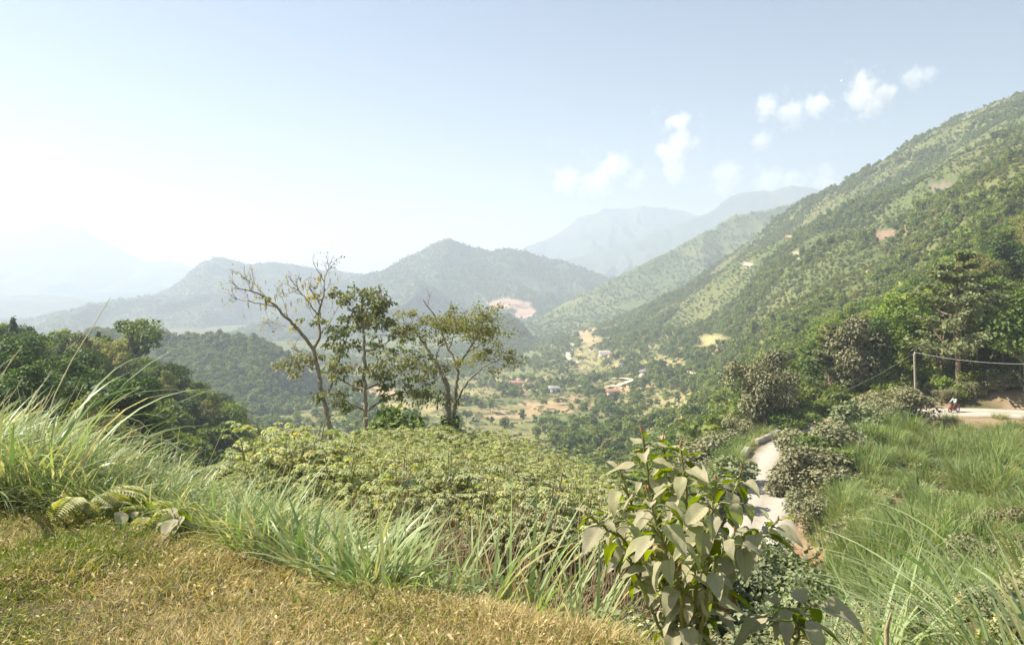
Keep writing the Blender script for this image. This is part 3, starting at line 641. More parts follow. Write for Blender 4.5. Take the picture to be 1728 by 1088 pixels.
for q in top:
    k = int(np.searchsorted(OFF, idx[q], 'right') - 1); key = ['far_dark', 'far_mid', 'far_scrub', 'far_light'][k]
    tr, cr, full = TREE[key][idx[q] - OFF[k]]
    place = 'on the near ravine slope' if wh[q] == 2 else 'among the valley terraces'
    o = thing('valley_tree', p[q] - np.array([0, 0, .2]), '%s round tree %s' % (VK[k], place), 'tree', 'valley trees: %s, %s' % (VK[k], 'ravine' if wh[q] == 2 else 'terraces'), R.uniform(0, 6.28), s[q])
    obj('trunk', tr, o); obj('crown', cr, o)
def wood_on(mnt, n, s0, s1, wts, nodust=.9):
    """forest scattered over a mountain sheet"""
    X, Y, Z, C = mnt; a = R.randint(0, X.shape[0] - 1, n); b = R.uniform(0, 1, n) * 98; j = b.astype(int); f = b - j; e = R.uniform(0, 1, n)
    g = lambda A: (A[a, j] * (1 - f) + A[a, j + 1] * f) * (1 - e) + (A[a + 1, j] * (1 - f) + A[a + 1, j + 1] * f) * e
    p = np.stack([g(X), g(Y), g(Z)], 1); bare = g(C[..., 0]) > .2
    keep = (~bare) & (fbm(p[:, 0] / 70, p[:, 1] / 70, 5) > .32) & (p[:, 2] > -90)
    p = p[keep]; return p - np.array([0, 0, .4]), R.uniform(s0, s1, len(p)), pick(len(p), wts)
qs = [wood_on(m_ridge, 26000, .25, .7, [.3, .45, .35, .1]), wood_on(m_knoll, 3000, .4, .8, [.5, .4, .1, .1]), wood_on(m_spur, 5000, .5, .95, [.6, .4, .1, .05]),
      wood_on(m_mid, 30000, .35, .9, [.4, .4, .3, .1]), wood_on(m_left, 24000, .35, .9, [.4, .4, .3, .1])]
scatter('distant_woods', allm, np.concatenate([q[0] for q in qs]), np.concatenate([q[1] for q in qs]), idx=np.concatenate([q[2] for q in qs]), kind='stuff')

# ------------------------------------------------------------------ woods on the left hill
reseed(21)
def grove(n, px0, px1, Y0, Y1, kinds, h0, h1, name, labels, group, mind=3.2, avoid=None, sx=1.0):
    """individual trees with room between them"""
    c = rnd_on(n * 30, px0, px1, Y0, Y1, .6); got = []
    for q in c:
        if avoid is not None and avoid(q): continue
        if all((q[0] - g[0]) ** 2 + (q[1] - g[1]) ** 2 > mind ** 2 for g in got):
            got.append(q)
            if len(got) == n: break
    for q in got:
        k = R.randint(len(kinds)); place_tree(kinds[k], q, R.uniform(h0, h1), name, labels[k], 'tree', group + ', ' + kinds[k], sx=sx * R.uniform(.85, 1.2))
grove(24, -60, 235, 58, 88, ['dense', 'dense', 'broad'], 5.2, 7.4, 'woodland_tree',
      ['dark green dense tree, near edge of left wood'] * 2 + ['mid green bushy tree, near edge of left wood'], 'near trees of the left wood', 4.2)
grove(130, -40, 395, 122, 225, ['broad', 'bright', 'dense', 'tan', 'bright'], 6, 8.8, 'woodland_tree',
      ['mid green tree of the farther left wood', 'light green feathery tree of the farther left wood', 'dark green tree of the farther left wood',
       'brownish tree of the farther left wood', 'light green feathery tree of the farther left wood'], 'far trees of the left wood', 4.5)
grove(14, 415, 540, 150, 280, ['dense', 'broad'], 6, 8.5, 'woodland_tree', ['dark tree below the end of the left wooded slope', 'mid green tree below the end of the left wooded slope'], 'trees below the left slope', 5)
n = 1500; p = rnd_on(n, -80, 470, 52, 235, .6); p = p[fbm(p[:, 0] / 9, p[:, 1] / 9, 23) > .4]; scatter('left_undergrowth', [TREE[k][i][1] for k in ('far_light', 'far_mid', 'far_dark') for i in range(3)] + [TREE['green_bush'][0][1]], p - np.array([0, 0, .5]), R.uniform(.25, .5, len(p)), kind='stuff')
for px, Y, h, kind, lab in [(22, 130, 9, 'conifer', 'small dark conifer poking above the wood at the left edge'), (166, 170, 10.5, 'conifer', 'dark pointed conifer on the skyline of the left wood'),
                            (172, 55, 6.0, 'tan', 'olive bush with yellowish top among the dark left trees'), (215, 150, 14.5, 'bright', 'tall light green tree crowning the left wood')]:
    place_tree(kind, on(px, Y), h, 'woodland_tree', lab)

# ------------------------------------------------------------------ trees and bushes on the right
reseed(33)
def offroad(q): return road_dist(q[0:1], q[1:2])[0] < 6
grove(70, 1370, 1800, 100, 210, ['bright', 'broad', 'bright', 'dense', 'tan'], 6, 10, 'slope_tree',
      ['yellow green sunlit tree above the upper road', 'mid green tree above the upper road', 'yellow green sunlit tree above the upper road',
       'dark green tree above the upper road', 'tan leaved tree above the upper road'], 'trees above the upper road', 3.6, offroad)
grove(26, 1120, 1400, 92, 160, ['broad', 'dusted', 'dense', 'tan'], 4.5, 8, 'ravine_tree',
      ['mid green tree in the ravine beyond the lower road', 'dusty green tree in the ravine beyond the lower road', 'dark green tree in the ravine beyond the lower road',
       'tan leaved tree in the ravine beyond the lower road'], 'trees in the ravine beyond the road', 3.2, offroad)
grove(9, 870, 1180, 62, 110, ['broad', 'tan', 'dense'], 4.5, 7.5, 'slope_tree', ['mid green tree below the far edge of the cassava field', 'tan leaved tree below the far edge of the cassava field',
      'dark tree below the far edge of the cassava field'], 'trees below the cassava field', 4)
for px, Y, h, kind, sx, name, lab in [
    (1290, 88, 11.0, 'dusted', .8, 'roadside_tree', 'tall grey dusted tree hung with creepers beside the bend of the lower road'),
    (1322, 93, 8.0, 'dusted', .9, 'roadside_tree', 'dusty tree just behind the creeper hung one at the lower bend'),
    (1262, 90, 6.5, 'dusted', .9, 'roadside_tree', 'low dusty tree left of the creeper hung one'),
    (1402, 100, 10.5, 'tiered', 1.0, 'roadside_tree', 'greyish layered tree left of the utility pole, farther from it'),
    (1440, 98, 11.5, 'dusted', .85, 'roadside_tree', 'dense dusty green tree between creeper hung tree and utility pole'),
    (1474, 101, 9.5, 'dense', 1.0, 'roadside_tree', 'dark green tree close to the left of the utility pole'),
    (1617, 94, 16.2, 'tiered', 1.15, 'roadside_tree', 'tallest tree with straight reddish trunk behind the motorbike'),
    (1588, 97, 10.5, 'tiered', .95, 'roadside_tree', 'slender pale forked tree between utility pole and tallest tree'),
    (1692, 97, 11.0, 'tiered', 1.1, 'roadside_tree', 'feathery dusty tree at the right edge above the road'),
    (1650, 100, 9.0, 'dense', 1.1, 'roadside_tree', 'dark tree right of the tallest roadside tree'),
    (1545, 104, 11.0, 'bright', 1.0, 'roadside_tree', 'yellow green tree rising behind the utility pole'),
    (1730, 90, 12.0, 'broad', 1.0, 'roadside_tree', 'green tree cut by the right edge of the view'),
    (888, 62, 5.4, 'tan', 1.0, 'slope_tree', 'thin tree with straight stem behind the cassava field'),
    (1005, 58, 5.6, 'tan', 1.5, 'slope_tree', 'wide open tan tree right behind the cassava field'),
    (1085, 75, 6.0, 'dense', 1.1, 'slope_tree', 'dark green tree behind the top of the big leaved plant')]:
    place_tree(kind, on(px, Y), h, name, lab, sx=sx)
for px, Y, h, kind, sx, lab in [
    (1522, 82.5, 3.8, 'bush', 1.3, 'large dusty bush at the foot of the utility pole'),
    (1487, 80, 3.0, 'bush', 1.2, 'dusty bush left of the large one by the utility pole'),
    (1560, 80, 1.5, 'bush', 1.2, 'low dusty bush where the upper road begins to show'),
    (1385, 67, 4.6, 'bush', 1.1, 'tall dusty bush on the inner side of the lower bend'),
    (1372, 58, 3.8, 'bush', 1.1, 'dusty bush overhanging the lower road'),
    (1372, 50, 2.8, 'bush', 1.0, 'dusty bush above the reddish cutting of the lower road'),
    (1405, 60, 3.4, 'green_bush', 1.2, 'green bush at the top of the bank behind the dusty ones'),
    (1432, 74, 3.0, 'pale_bush', 1.3, 'pale bush on the bank crest behind the lower bend'),
    (1355, 92, 3.2, 'green_bush', 1.3, 'dark green bush at the shaded outer side of the bend'),
    (1222, 84, 4.4, 'bush', 1.3, 'brownish dusty bush left of the parapet blocks'),
    (1190, 80, 3.6, 'bush', 1.3, 'dusty bush behind the top right leaves of the big leaved plant'),
    (1245, 80, 3.0, 'green_bush', 1.2, 'green bush between parapet block and brownish bush'),
    (1160, 72, 3.2, 'green_bush', 1.2, 'green bush at the right end of the cassava field'),
    (1330, 86, 2.4, 'green_bush', 1.2, 'low dark bush behind the long parapet'),
    (1240, 62, 2.4, 'pale_bush', 1.3, 'pale bush on the left verge of the lower road'),
    (1215, 55, 2.2, 'pale_bush', 1.4, 'pale low bush farther down the left verge'),
    (1600, 92.5, 1.8, 'bush', 1.3, 'dusty bush at the far verge behind the rider'),
    (1650, 92.5, 2.2, 'bush', 1.3, 'dusty bush at the far verge right of the rider'),
    (1695, 92, 2.6, 'bush', 1.3, 'dusty bush at the far verge near the right edge'),
    (1262, 19, 3.3, 'fine_bush', .95, 'pale weedy shrub in the hollow right behind the big leaved plant'),
    (1294, 20, 3.5, 'fine_bush', .95, 'tall pale shrub hiding the nearer end of the lower road'),
    (1322, 20.5, 2.7, 'bush', 1.0, 'dusty shrub at the foot of the bank beside the road end'),
    (1352, 22, 2.2, 'fine_bush', 1.2, 'pale shrub under the reddish cutting'),
    (1378, 20, 2.0, 'fine_bush', 1.3, 'green shrub low on the near bank'),
    (1238, 19.5, 3.0, 'fine_bush', 1.0, 'pale shrub behind the right stems of the big leaved plant'),
    (640, 33, 2.4, 'green_bush', 1.0, 'green bush between the middle and right tall trees'),
    (575, 34, 3.2, 'green_bush', .7, 'dark leafy bush right of the leaning tree base'),
    (690, 34, 3.6, 'green_bush', .9, 'bush in front of the terraces left of the spreading tree')]:
    place_tree(kind, on(px, Y), h, 'bush', lab, 'bush', sx=sx)

n = 2600; p = rnd_on(n, 1350, 1900, 91, 200, .6); rd = road_dist(p[:, 0], p[:, 1]); p = p[rd > 4.6]; bm_ = [TREE[k][i][1] for k in ('far_light', 'far_mid', 'far_scrub') for i in range(3)]
scatter('slope_undergrowth', bm_ + [TREE['bush'][0][1], TREE['green_bush'][0][1]], p - np.array([0, 0, .5]), R.uniform(.22, .42, len(p)), kind='stuff')

n = 130; p = rnd_on(n, 1380, 1860, 16, 76, 1.0); p = p[(road_dist(p[:, 0], p[:, 1]) > 5.5) & (fbm(p[:, 0] / 9, p[:, 1] / 9, 97) > .5)]; scatter('bank_shrubs', [TREE[k][i][1] for k in ('bush', 'pale_bush', 'green_bush') for i in range(2)], p - np.array([0, 0, .15]), R.uniform(.22, .5, len(p)), kind='stuff')

# ------------------------------------------------------------------ the three tall trees behind the cassava field
def sketch_tree(name, label, base, Y, limbs, clumps, twigs, leafmat_, barkmat, leaf, nleaf, extra=None, clump_r=.55, drop=.35, seed=5, tone=.5):
    """limbs: [(px,py,depth offset), ...] with start and end radius; clumps: (px,py,depth offset,size)"""
    rs = np.random.RandomState(seed); b = on(base, Y); o = thing(name, b, label, 'tree'); tb = MB(); ends = []; pool = []
    for pts, r0, r1 in limbs:
        q = [P(a, c, Y + dz) - b for a, c, dz in pts]
        if pts[0][1] > 700: q = [q[0] * np.array([1, 1, 0]) + np.array([0, 0, -.6])] + q
        q = curve(q, 6, .02); tube(tb, q, .82 * np.linspace(r0, r1, len(q)) * (1 + .06 * rs.normal(size=len(q))), 8); pool.append(q); ends.append(q[-1])
    pl = np.concatenate(pool)
    for k in range(twigs):                      # fine bare twigs growing on from the upper limbs
        q = pool[rs.randint(1, len(pool))]; a = q[rs.randint(len(q) // 2, len(q))]; d0 = unit(q[-1] - q[0])
        d = unit(d0 + rs.normal(size=3) * .55 + np.array([0, 0, .25])); L = rs.uniform(.2, .62); c = a + d * L * .5 + rs.normal(size=3) * .05; e = a + d * L + np.array([0, 0, rs.uniform(-.05, .15)])
        tube(tb, curve([a, c, e], 4), np.linspace(.014, .004, len(curve([a, c, e], 4))), 4)
        for z in range(3):
            s0 = c + (e - c) * rs.uniform(0, 1); e2 = s0 + unit(d + rs.normal(size=3) * .8) * rs.uniform(.12, .4); tube(tb, [s0, (s0 + e2) / 2 + rs.normal(size=3) * .02, e2], [.006, .005, .003], 3)
            ends.append(e2)
    cb = MB()
    for (a, c, dz, s) in clumps:
        cc = P(a, c, Y + dz) - b; m = np.argmin(np.linalg.norm(pl - cc, axis=1) + .4 * np.maximum(0, pl[:, 2] - cc[2])); q0 = pl[m]
        tw = curve([q0, (q0 + cc) / 2 + np.array([0, 0, -.06]), cc], 4); tube(tb, tw, np.linspace(.028, .010, len(tw)), 5)
        n = int(nleaf * s); sub = max(3, int(7 * s)); sc = cc + rs.normal(size=(sub, 3)) * np.array([1, 1, .45]) * clump_r * s * .62
        for u in sc: tube(tb, [cc, (cc + u) / 2 + np.array([0, 0, .03]), u], [.010, .008, .005], 4)
        k = rs.randint(0, sub, n); pos = sc[k] + rs.normal(size=(n, 3)) * np.array([1, 1, .6]) * clump_r * s * .26
        dd = unit((pos - cc) * np.array([1, 1, .3]) + rs.normal(size=(n, 3)) * .35 + np.array([0, 0, -drop])); nn = unit(rs.normal(size=(n, 3)) * .5 + np.array([0, 0, 1]))
        put(cb, LV, LF, pos, dd, nn, leaf * rs.uniform(.6, 1.3, n), 0, np.clip(tone + rs.uniform(-.15, .15) + rs.normal(size=n) * .16, 0, 1))
    if extra: extra(cb, np.array(ends), rs, pl)
    obj('trunk', tb.mesh('trunk', [M[barkmat]], True), o); obj('crown', cb.mesh('crown', [M[leafmat_]]), o); return o
def sparse(cb, ends, rs, pl):
    n = len(ends); k = rs.choice(n, int(n * .8)); e = ends[k] + rs.normal(size=(len(k), 3)) * .06
    put(cb, LV, LF, e, unit(rs.normal(size=e.shape) + np.array([0, 0, -.6])), rdir(len(e)), .11 * rs.uniform(.6, 1.3, len(e)), 0, rs.uniform(.6, 1, len(e)))
    up = pl[pl[:, 2] > np.percentile(pl[:, 2], 55)]; h = up[rs.randint(0, len(up), 110)] + rs.normal(size=(110, 3)) * .25     # hanging pods
    put(cb, LV * np.array([.35, 1, 1]), LF, h, np.tile([0.05, 0, -1.], (110, 1)), rdir(110), rs.uniform(.15, .34, 110), 0, .95)
sketch_tree('bare_tree', 'nearly bare forked tree leaning left, leftmost of the three tall trees', 557, 29.5,
  [([(557, 738, 0), (550, 690, 0), (542, 655, 0), (535, 617, 0), (529, 589, 0)], .12, .08),
   ([(529, 589, 0), (507, 561, -.3), (485, 539, -.6), (466, 517, -.8), (440, 498, -1), (420, 490, -1.1), (394, 486, -1.3)], .085, .015),
   ([(529, 589, 0), (540, 564, .2), (537, 532, .4), (545, 500, .5), (547, 476, .5), (529, 445, .6)], .08, .012),
   ([(552, 667, 0), (563, 639, .5), (576, 595, .9), (591, 557, 1.1), (601, 530, 1.2)], .065, .02),
   ([(466, 517, -.8), (432, 511, -1.3), (391, 503, -1.8)], .03, .007), ([(452, 505, -.9), (430, 480, -.4), (408, 468, 0)], .025, .006),
   ([(547, 476, .5), (552, 458, .3), (560, 452, .2)], .022, .006), ([(537, 532, .4), (520, 510, 0), (500, 485, -.4), (486, 464, -.6)], .035, .007),
   ([(485, 539, -.6), (480, 512, -.2), (470, 492, .2)], .025, .006), ([(540, 564, .2), (558, 540, .6), (572, 515, 1.1)], .03, .007), ([(507, 561, -.3), (480, 550, .5), (447, 538, 1)], .024, .006),
   ([(535, 617, 0), (512, 600, .8), (500, 590, 1.4)], .03, .008), ([(541, 515, .4), (528, 495, -.6), (515, 478, -1)], .022, .006), ([(540, 560, .2), (522, 520, 1), (512, 500, 1.6)], .025, .006)],
  [(510, 545, .3, .45), (455, 505, -1, .3), (545, 540, .6, .5), (530, 500, .4, .35), (560, 600, .6, .55), (573, 585, .8, .4)], 70, 'bigtree', 'bark', .17, 70, sparse, .6, .5, 5, .75)
sketch_tree('layered_tree', 'straight tree with layered boughs, middle of the three tall trees', 618, 28.5,
  [([(618, 742, 0), (617, 700, 0), (616, 639, 0), (614, 576, 0), (611, 545, 0), (610, 515, 0), (612, 498, 0)], .12, .03),
   ([(617, 693, 0), (590, 680, -.3), (560, 664, -.8)], .05, .015), ([(617, 658, 0), (590, 648, .5), (555, 630, 1), (520, 618, 1.3), (490, 612, 1.6)], .06, .013),
   ([(616, 592, 0), (640, 585, -.5), (668, 568, -1)], .055, .014), ([(616, 657, 0), (645, 645, .4), (680, 628, .8), (712, 620, 1.2)], .055, .014), ([(616, 592, 0), (590, 580, .6), (566, 568, 1)], .045, .012),
   ([(616, 625, 0), (640, 612, -.8), (672, 604, -1.4), (705, 612, -1.8)], .045, .012), ([(616, 625, 0), (590, 618, -.8), (565, 624, -1.3)], .045, .012),
   ([(617, 695, 0), (650, 672, .8), (690, 660, 1.2), (722, 662, 1.5)], .05, .012), ([(612, 545, 0), (592, 522, .3), (568, 498, .5)], .04, .012), ([(611, 540, 0), (625, 518, -.2), (640, 500, -.4)], .04, .012)],
  [(566, 496, .5, .6), (583, 512, .4, .7), (604, 494, 0, .8), (618, 505, .3, .5), (640, 499, -.4, .85), (632, 515, 0, .5), (586, 537, .3, .6), (620, 528, 0, .8), (645, 525, .2, .7), (600, 530, -.4, .7), (655, 512, -.2, .45), (610, 548, .6, .7), (635, 545, -.5, .7), (655, 538, .5, .4),
   (563, 552, .8, .75), (578, 562, .4, .6), (565, 580, 1, .6), (590, 586, .6, .7), (640, 588, -.6, .6), (663, 568, -1, .7), (680, 560, -1.1, .5), (610, 575, .5, .5),
   (493, 606, 1.6, .9), (512, 618, 1.4, .8), (530, 600, 1.2, .6), (560, 622, .9, .7), (580, 628, -1, .7), (598, 620, -.8, .6), (640, 622, .5, .7), (660, 615, -1.2, .8), (682, 605, -1.5, .9), (700, 618, 1.1, .9), (718, 628, 1.2, .9), (705, 604, -1.8, .8), (668, 632, .8, .7), (690, 640, .9, .6),
   (705, 656, 1.4, .8), (722, 664, 1.5, 1.0), (738, 672, 1.6, .8), (690, 662, 1.1, .6), (658, 668, .8, .5), (600, 648, .4, .5), (575, 678, -.6, .5), (556, 664, -.8, .7), (590, 688, -.4, .4), (535, 665, -.9, .5), (640, 652, .4, .5)],
  14, 'bigtree', 'bark', .15, 185, None, .68, .55, 6, .5)
sketch_tree('spreading_tree', 'spreading umbrella tree forked low, rightmost of the three tall trees', 760, 29.5,
  [([(758, 732, 0), (757, 700, 0), (755, 655, 0), (750, 638, 0)], .17, .10), ([(750, 638, 0), (735, 612, .4), (716, 582, .8), (700, 560, 1), (686, 548, 1.2)], .085, .015),
   ([(762, 725, 0), (768, 690, -.2), (771, 650, -.3), (771, 620, -.3), (757, 590, -.1), (744, 560, .2), (733, 532, .4), (718, 512, .4), (714, 505, .4)], .10, .012),
   ([(771, 620, -.3), (787, 596, -.8), (803, 570, -1.2), (818, 540, -1.4), (826, 530, -1.5)], .06, .012), ([(766, 686, -.2), (785, 650, -1), (815, 620, -1.5), (850, 604, -1.8)], .06, .012),
   ([(787, 596, -.8), (815, 578, -.2), (836, 568, .4)], .035, .01), ([(757, 590, -.1), (768, 560, -1), (766, 520, -1.4)], .035, .008), ([(735, 612, .4), (740, 580, 1.4), (735, 560, 2)], .035, .009),
   ([(755, 655, 0), (745, 630, -.6), (760, 612, -1.2)], .04, .01), ([(744, 560, .2), (760, 545, 1), (780, 530, 1.6)], .03, .008)],
  [(700, 530, 1, .55), (690, 548, 1.2, .7), (710, 548, .9, .8), (728, 552, .6, .7), (720, 570, .8, .7), (745, 555, .3, .8), (760, 545, 1, .8), (778, 538, 1.6, .8), (775, 552, -1, .8), (795, 548, -1, .8), (800, 532, -1.3, .6), (818, 540, -1.4, .8), (828, 532, -1.5, .5), (810, 560, -1, .8), (832, 562, .2, .8), (790, 568, -.5, .6),
   (745, 540, -.8, .6), (758, 570, 1, .6), (735, 540, 1.5, .6), (850, 600, -1.8, .7), (835, 606, -1.6, .7), (862, 602, -1.9, .4), (815, 590, -.8, .4), (762, 615, -1, .5), (680, 556, 1.2, .5), (828, 574, .3, .5), (764, 520, -1.4, .3), (785, 555, .8, .6), (668, 568, 1.1, .4)],
  30, 'olive', 'bark', .095, 400, None, .85, .1, 8, .4)
# creepers round the foot of the spreading tree
reseed(36)
iv = MB(); b = on(760, 29.4); n = 900; a = R.uniform(0, 6.28, n); zz = R.uniform(0, 2.4, n) ** 1.0; rr = .22 + R.uniform(0, .25, n) * (1.2 - zz / 3)
put(iv, LW, LF, np.stack([np.cos(a) * rr, np.sin(a) * rr, zz], 1), unit(np.stack([np.cos(a), np.sin(a), -.8 + 0 * a], 1)), unit(np.stack([np.cos(a), np.sin(a), .6 + 0 * a], 1)), .12, 0, R.uniform(0, 1, n))
o = thing('creeper', b, 'leafy creeper climbing the foot of the spreading umbrella tree', 'creeper'); obj('foliage', iv.mesh('foliage', [M['mid']]), o)

# ------------------------------------------------------------------ grass and leaf templates
def blade(mb, base, azi, L, w, lean, bend, twist, mat, tint, seg=5, tip=0.0):
    """n curved tapering blades: lean = start angle from the vertical, bend = how far it arches over"""
    n = len(base); t = np.linspace(0, 1, seg + 1); ang = lean[:, None] + bend[:, None] * t[None] ** 1.3
    dl = L[:, None] / seg; hx = np.concatenate([np.zeros((n, 1)), np.cumsum(np.sin(ang[:, :-1]) * dl, 1)], 1); hz = np.concatenate([np.zeros((n, 1)), np.cumsum(np.cos(ang[:, :-1]) * dl, 1)], 1)
    d = np.stack([np.cos(azi), np.sin(azi)], 1); c = base[:, None] + np.stack([d[:, None, 0] * hx, d[:, None, 1] * hx, hz], -1)
    s = np.stack([-d[:, 1], d[:, 0], 0 * azi], 1)[:, None]; up = np.stack([-np.cos(ang) * d[:, None, 0], -np.cos(ang) * d[:, None, 1], np.sin(ang)], -1)
    tw = (twist[:, None] * t[None])[..., None]; side = s * np.cos(tw) + up * np.sin(tw)
    ww = (w[:, None] * (np.minimum(1, .45 + 2.2 * t) * (1 - t ** 2.2) + .03))[..., None] * .5
    v = np.stack([c - side * ww, c + side * ww], 2).reshape(n, -1, 3); k = 2 * (seg + 1)
    i = np.arange(seg) * 2; q = np.stack([i, i + 1, i + 3, i + 2], 1); f = (q[None] + (np.arange(n) * k)[:, None, None]).reshape(-1, 4)
    mb.add(v.reshape(-1, 3), f, mat, np.repeat(tint, k))
def clump(name, seed, n, L0, L1, w0, w1, spread, mat, lean=(.05, .5), bend=(.5, 1.6), wind=.5, seg=5, stalks=0, tint=(.1, .75)):
    rs = np.random.RandomState(seed); mb = MB(); a = rs.uniform(0, 6.28, n); r = rs.uniform(0, 1, n) ** .6 * spread
    base = np.stack([np.cos(a) * r, np.sin(a) * r, np.full(n, -.05)], 1); a = a + rs.normal(size=n) * .7
    dx, dy = np.cos(a) + wind, np.sin(a); a = np.arctan2(dy, dx); k = rs.uniform(0, 1, n)
    L = rs.uniform(L0, L1, n); dead = rs.uniform(0, 1, n) < .12; tt = np.where(dead, rs.uniform(.85, 1, n), rs.uniform(tint[0], tint[1], n))
    blade(mb, base, a, L, rs.uniform(w0, w1, n), lean[0] + k * (lean[1] - lean[0]), rs.uniform(bend[0], bend[1], n) * (1 + .5 * dead), rs.normal(size=n) * .7, 0, tt, seg)
    for q in range(stalks):
        aa = rs.uniform(0, 6.28); h = L1 * rs.uniform(.8, 1.15); e = np.array([math.cos(aa) * .25 + .2 * wind, math.sin(aa) * .25, 1]) * h
        tube(mb, curve([(0, 0, 0), e * np.array([.35, .35, .55]), e], 4), np.linspace(.006, .003, 8)[:len(curve([(0, 0, 0), e * .5, e], 4))], 3, 0, .8)
    return mb.mesh(name, [M[mat]])
REED = [clump('reed_clump', 400 + i, 42, .7, 1.55, .018, .038, .26, 'reed', lean=(.05, .7), bend=(.6, 2.1), wind=.75, seg=8, stalks=1 if i % 2 else 0, tint=(.15, .95)) for i in range(6)]
REEDS = [clump('short_reed_clump', 420 + i, 26, .3, .8, .016, .034, .14, 'reed', lean=(.05, .7), bend=(.3, 1.9), wind=.8, seg=7, tint=(.15, .95)) for i in range(5)]
BANKG = [clump('bank_clump', 440 + i, 75, .6, 1.47, .022, .045, .42, 'bank', lean=(.05, .7), bend=(.5, 1.8), wind=-.35, seg=4) for i in range(6)]
BANKY = [clump('pale_bank_clump', 470 + i, 75, .6, 1.4, .022, .045, .42, 'bank', lean=(.1, .8), bend=(.6, 1.9), wind=-.35, seg=4, tint=(.45, 1)) for i in range(3)]
BANKG = BANKG[:3]; BANKD = [clump('dark_bank_clump', 474 + i, 75, .6, 1.71, .022, .045, .42, 'bank', lean=(.02, .5), bend=(.3, 1.3), wind=-.2, seg=4, tint=(0, .45)) for i in range(3)]
TURF = [clump('turf_tuft', 460 + i, 36, .045, .15, .003, .0065, .09, 'turf', lean=(.15, 1.25), bend=(.3, 1.6), wind=.1, seg=4, tint=((0, .35) if i < 4 else (.5, 1.0))) for i in range(8)]
def litter(seed, n=22):
    rs = np.random.RandomState(seed); mb = MB(); p = np.stack([rs.uniform(-.1, .1, n), rs.uniform(-.1, .1, n), rs.uniform(.003, .05, n)], 1)
    put(mb, LV * np.array([.6, 1, 1]), LF, p, unit(rs.normal(size=(n, 3)) * np.array([1, 1, .35])), unit(rs.normal(size=(n, 3)) * .6 + np.array([0, 0, 1])), rs.uniform(.008, .032, n), 0, rs.uniform(0, 1, n)); return mb.mesh('litter_patch', [M['turf']])
LIT = [litter(480 + i) for i in range(4)]
def weed(seed, mat='weed', n=90, h=.45, leaf=.07, r=.25):
    rs = np.random.RandomState(seed); mb = MB(); st = 7
    for k in range(st):
        a = rs.uniform(0, 6.28); e = np.array([math.cos(a) * r * rs.uniform(.3, 1), math.sin(a) * r * rs.uniform(.3, 1), h * rs.uniform(.6, 1.1)]); q = curve([(0, 0, -.1), e * np.array([.4, .4, .6]), e], 4); tube(mb, q, np.linspace(.006, .003, len(q)), 4, 1)
        m = n // st; u = rs.uniform(.3, 1.02, m); i = np.clip((u * (len(q) - 1)).astype(int), 0, len(q) - 1); aa = rs.uniform(0, 6.28, m)
        d = np.stack([np.cos(aa), np.sin(aa), rs.uniform(-.5, .5, m)], 1); put(mb, LW, LF, q[i] + d * .01, d, np.tile([0, 0, 1.], (m, 1)) + rs.normal(size=(m, 3)) * .3, leaf * rs.uniform(.6, 1.3, m), 0, rs.uniform(0, 1, m))
    return mb.mesh('weed', [M[mat], M['cane']])
WEEDF = [weed(530 + i, ['weed', 'cassava', 'weed'][i], n=420, h=.42, leaf=.038, r=.26) for i in range(3)]
WEED = [weed(500 + i, n=130, h=.42, leaf=.085) for i in range(5)]
PW = [weed(520 + i, 'cassava', n=150, h=.5, leaf=.10, r=.3) for i in range(3)]

# ------------------------------------------------------------------ cassava plants
def cassava(seed, bare=False):
    rs = np.random.RandomState(seed); st = MB(); fo = MB(); pos = []
    for k in range(rs.randint(4, 7) + 3 * bare):
        a = rs.uniform(0, 6.28); h = rs.uniform(1.25, 1.75); e = np.array([math.cos(a) * .35, math.sin(a) * .35, h]); q = curve([(math.cos(a) * .06, math.sin(a) * .06, -.2), e * np.array([.5, .5, .5]), e], 5)
        tube(st, q, np.linspace(.016, .009, len(q)), 5)
        nl = rs.randint(9, 13) if bare else rs.randint(20, 27)
        for j in range(nl):
            u = 1 - (.16 if bare else .34) * (j / nl) ** 1.1; b = q[int(u * (len(q) - 1))]; aa = j * 2.4 + rs.uniform(-.4, .4); L = rs.uniform(.16, .30); d = np.array([math.cos(aa), math.sin(aa), rs.uniform(.15, .9) - .7 * (j / nl)]); t = b + unit(d) * L
            tube(st, [b, (b + t) / 2 + np.array([0, 0, .02]), t], [.004, .003, .003], 3); pos.append((t, aa, rs.uniform(.8, 1.25) * (1 - .25 * (j < 3))))
    P_ = np.array([p[0] for p in pos]); A = np.array([p[1] for p in pos]); S = np.array([p[2] for p in pos]); nf = 7
    off = np.linspace(-1.9, 1.9, nf); aa = (A[:, None] + off[None]).ravel(); dn = rs.uniform(-.75, .0, (len(A), 1)) - .15 * np.abs(off)[None] * 0
    d = np.stack([np.cos(aa), np.sin(aa), np.broadcast_to(dn, (len(A), nf)).ravel()], 1); pp = np.repeat(P_, nf, 0); sz = (S[:, None] * .118 * (1 - .16 * np.abs(off))[None]).ravel()
    put(fo, LV * np.array([.8, 1, 1.2]), LF, pp, d, np.tile([0, 0, 1.], (len(pp), 1)) + rs.normal(size=(len(pp), 3)) * .12, sz, 0, np.repeat(np.clip(rs.normal(size=len(A)) * .25 + .4, 0, 1), nf))
    return st.mesh('stem', [M['cane' if bare else 'cassava_stem']], True), fo.mesh('foliage', [M['cassava']])
CAS = [cassava(540 + i) for i in range(7)]; CASB = [cassava(560 + i, True) for i in range(4)]
reseed(44)
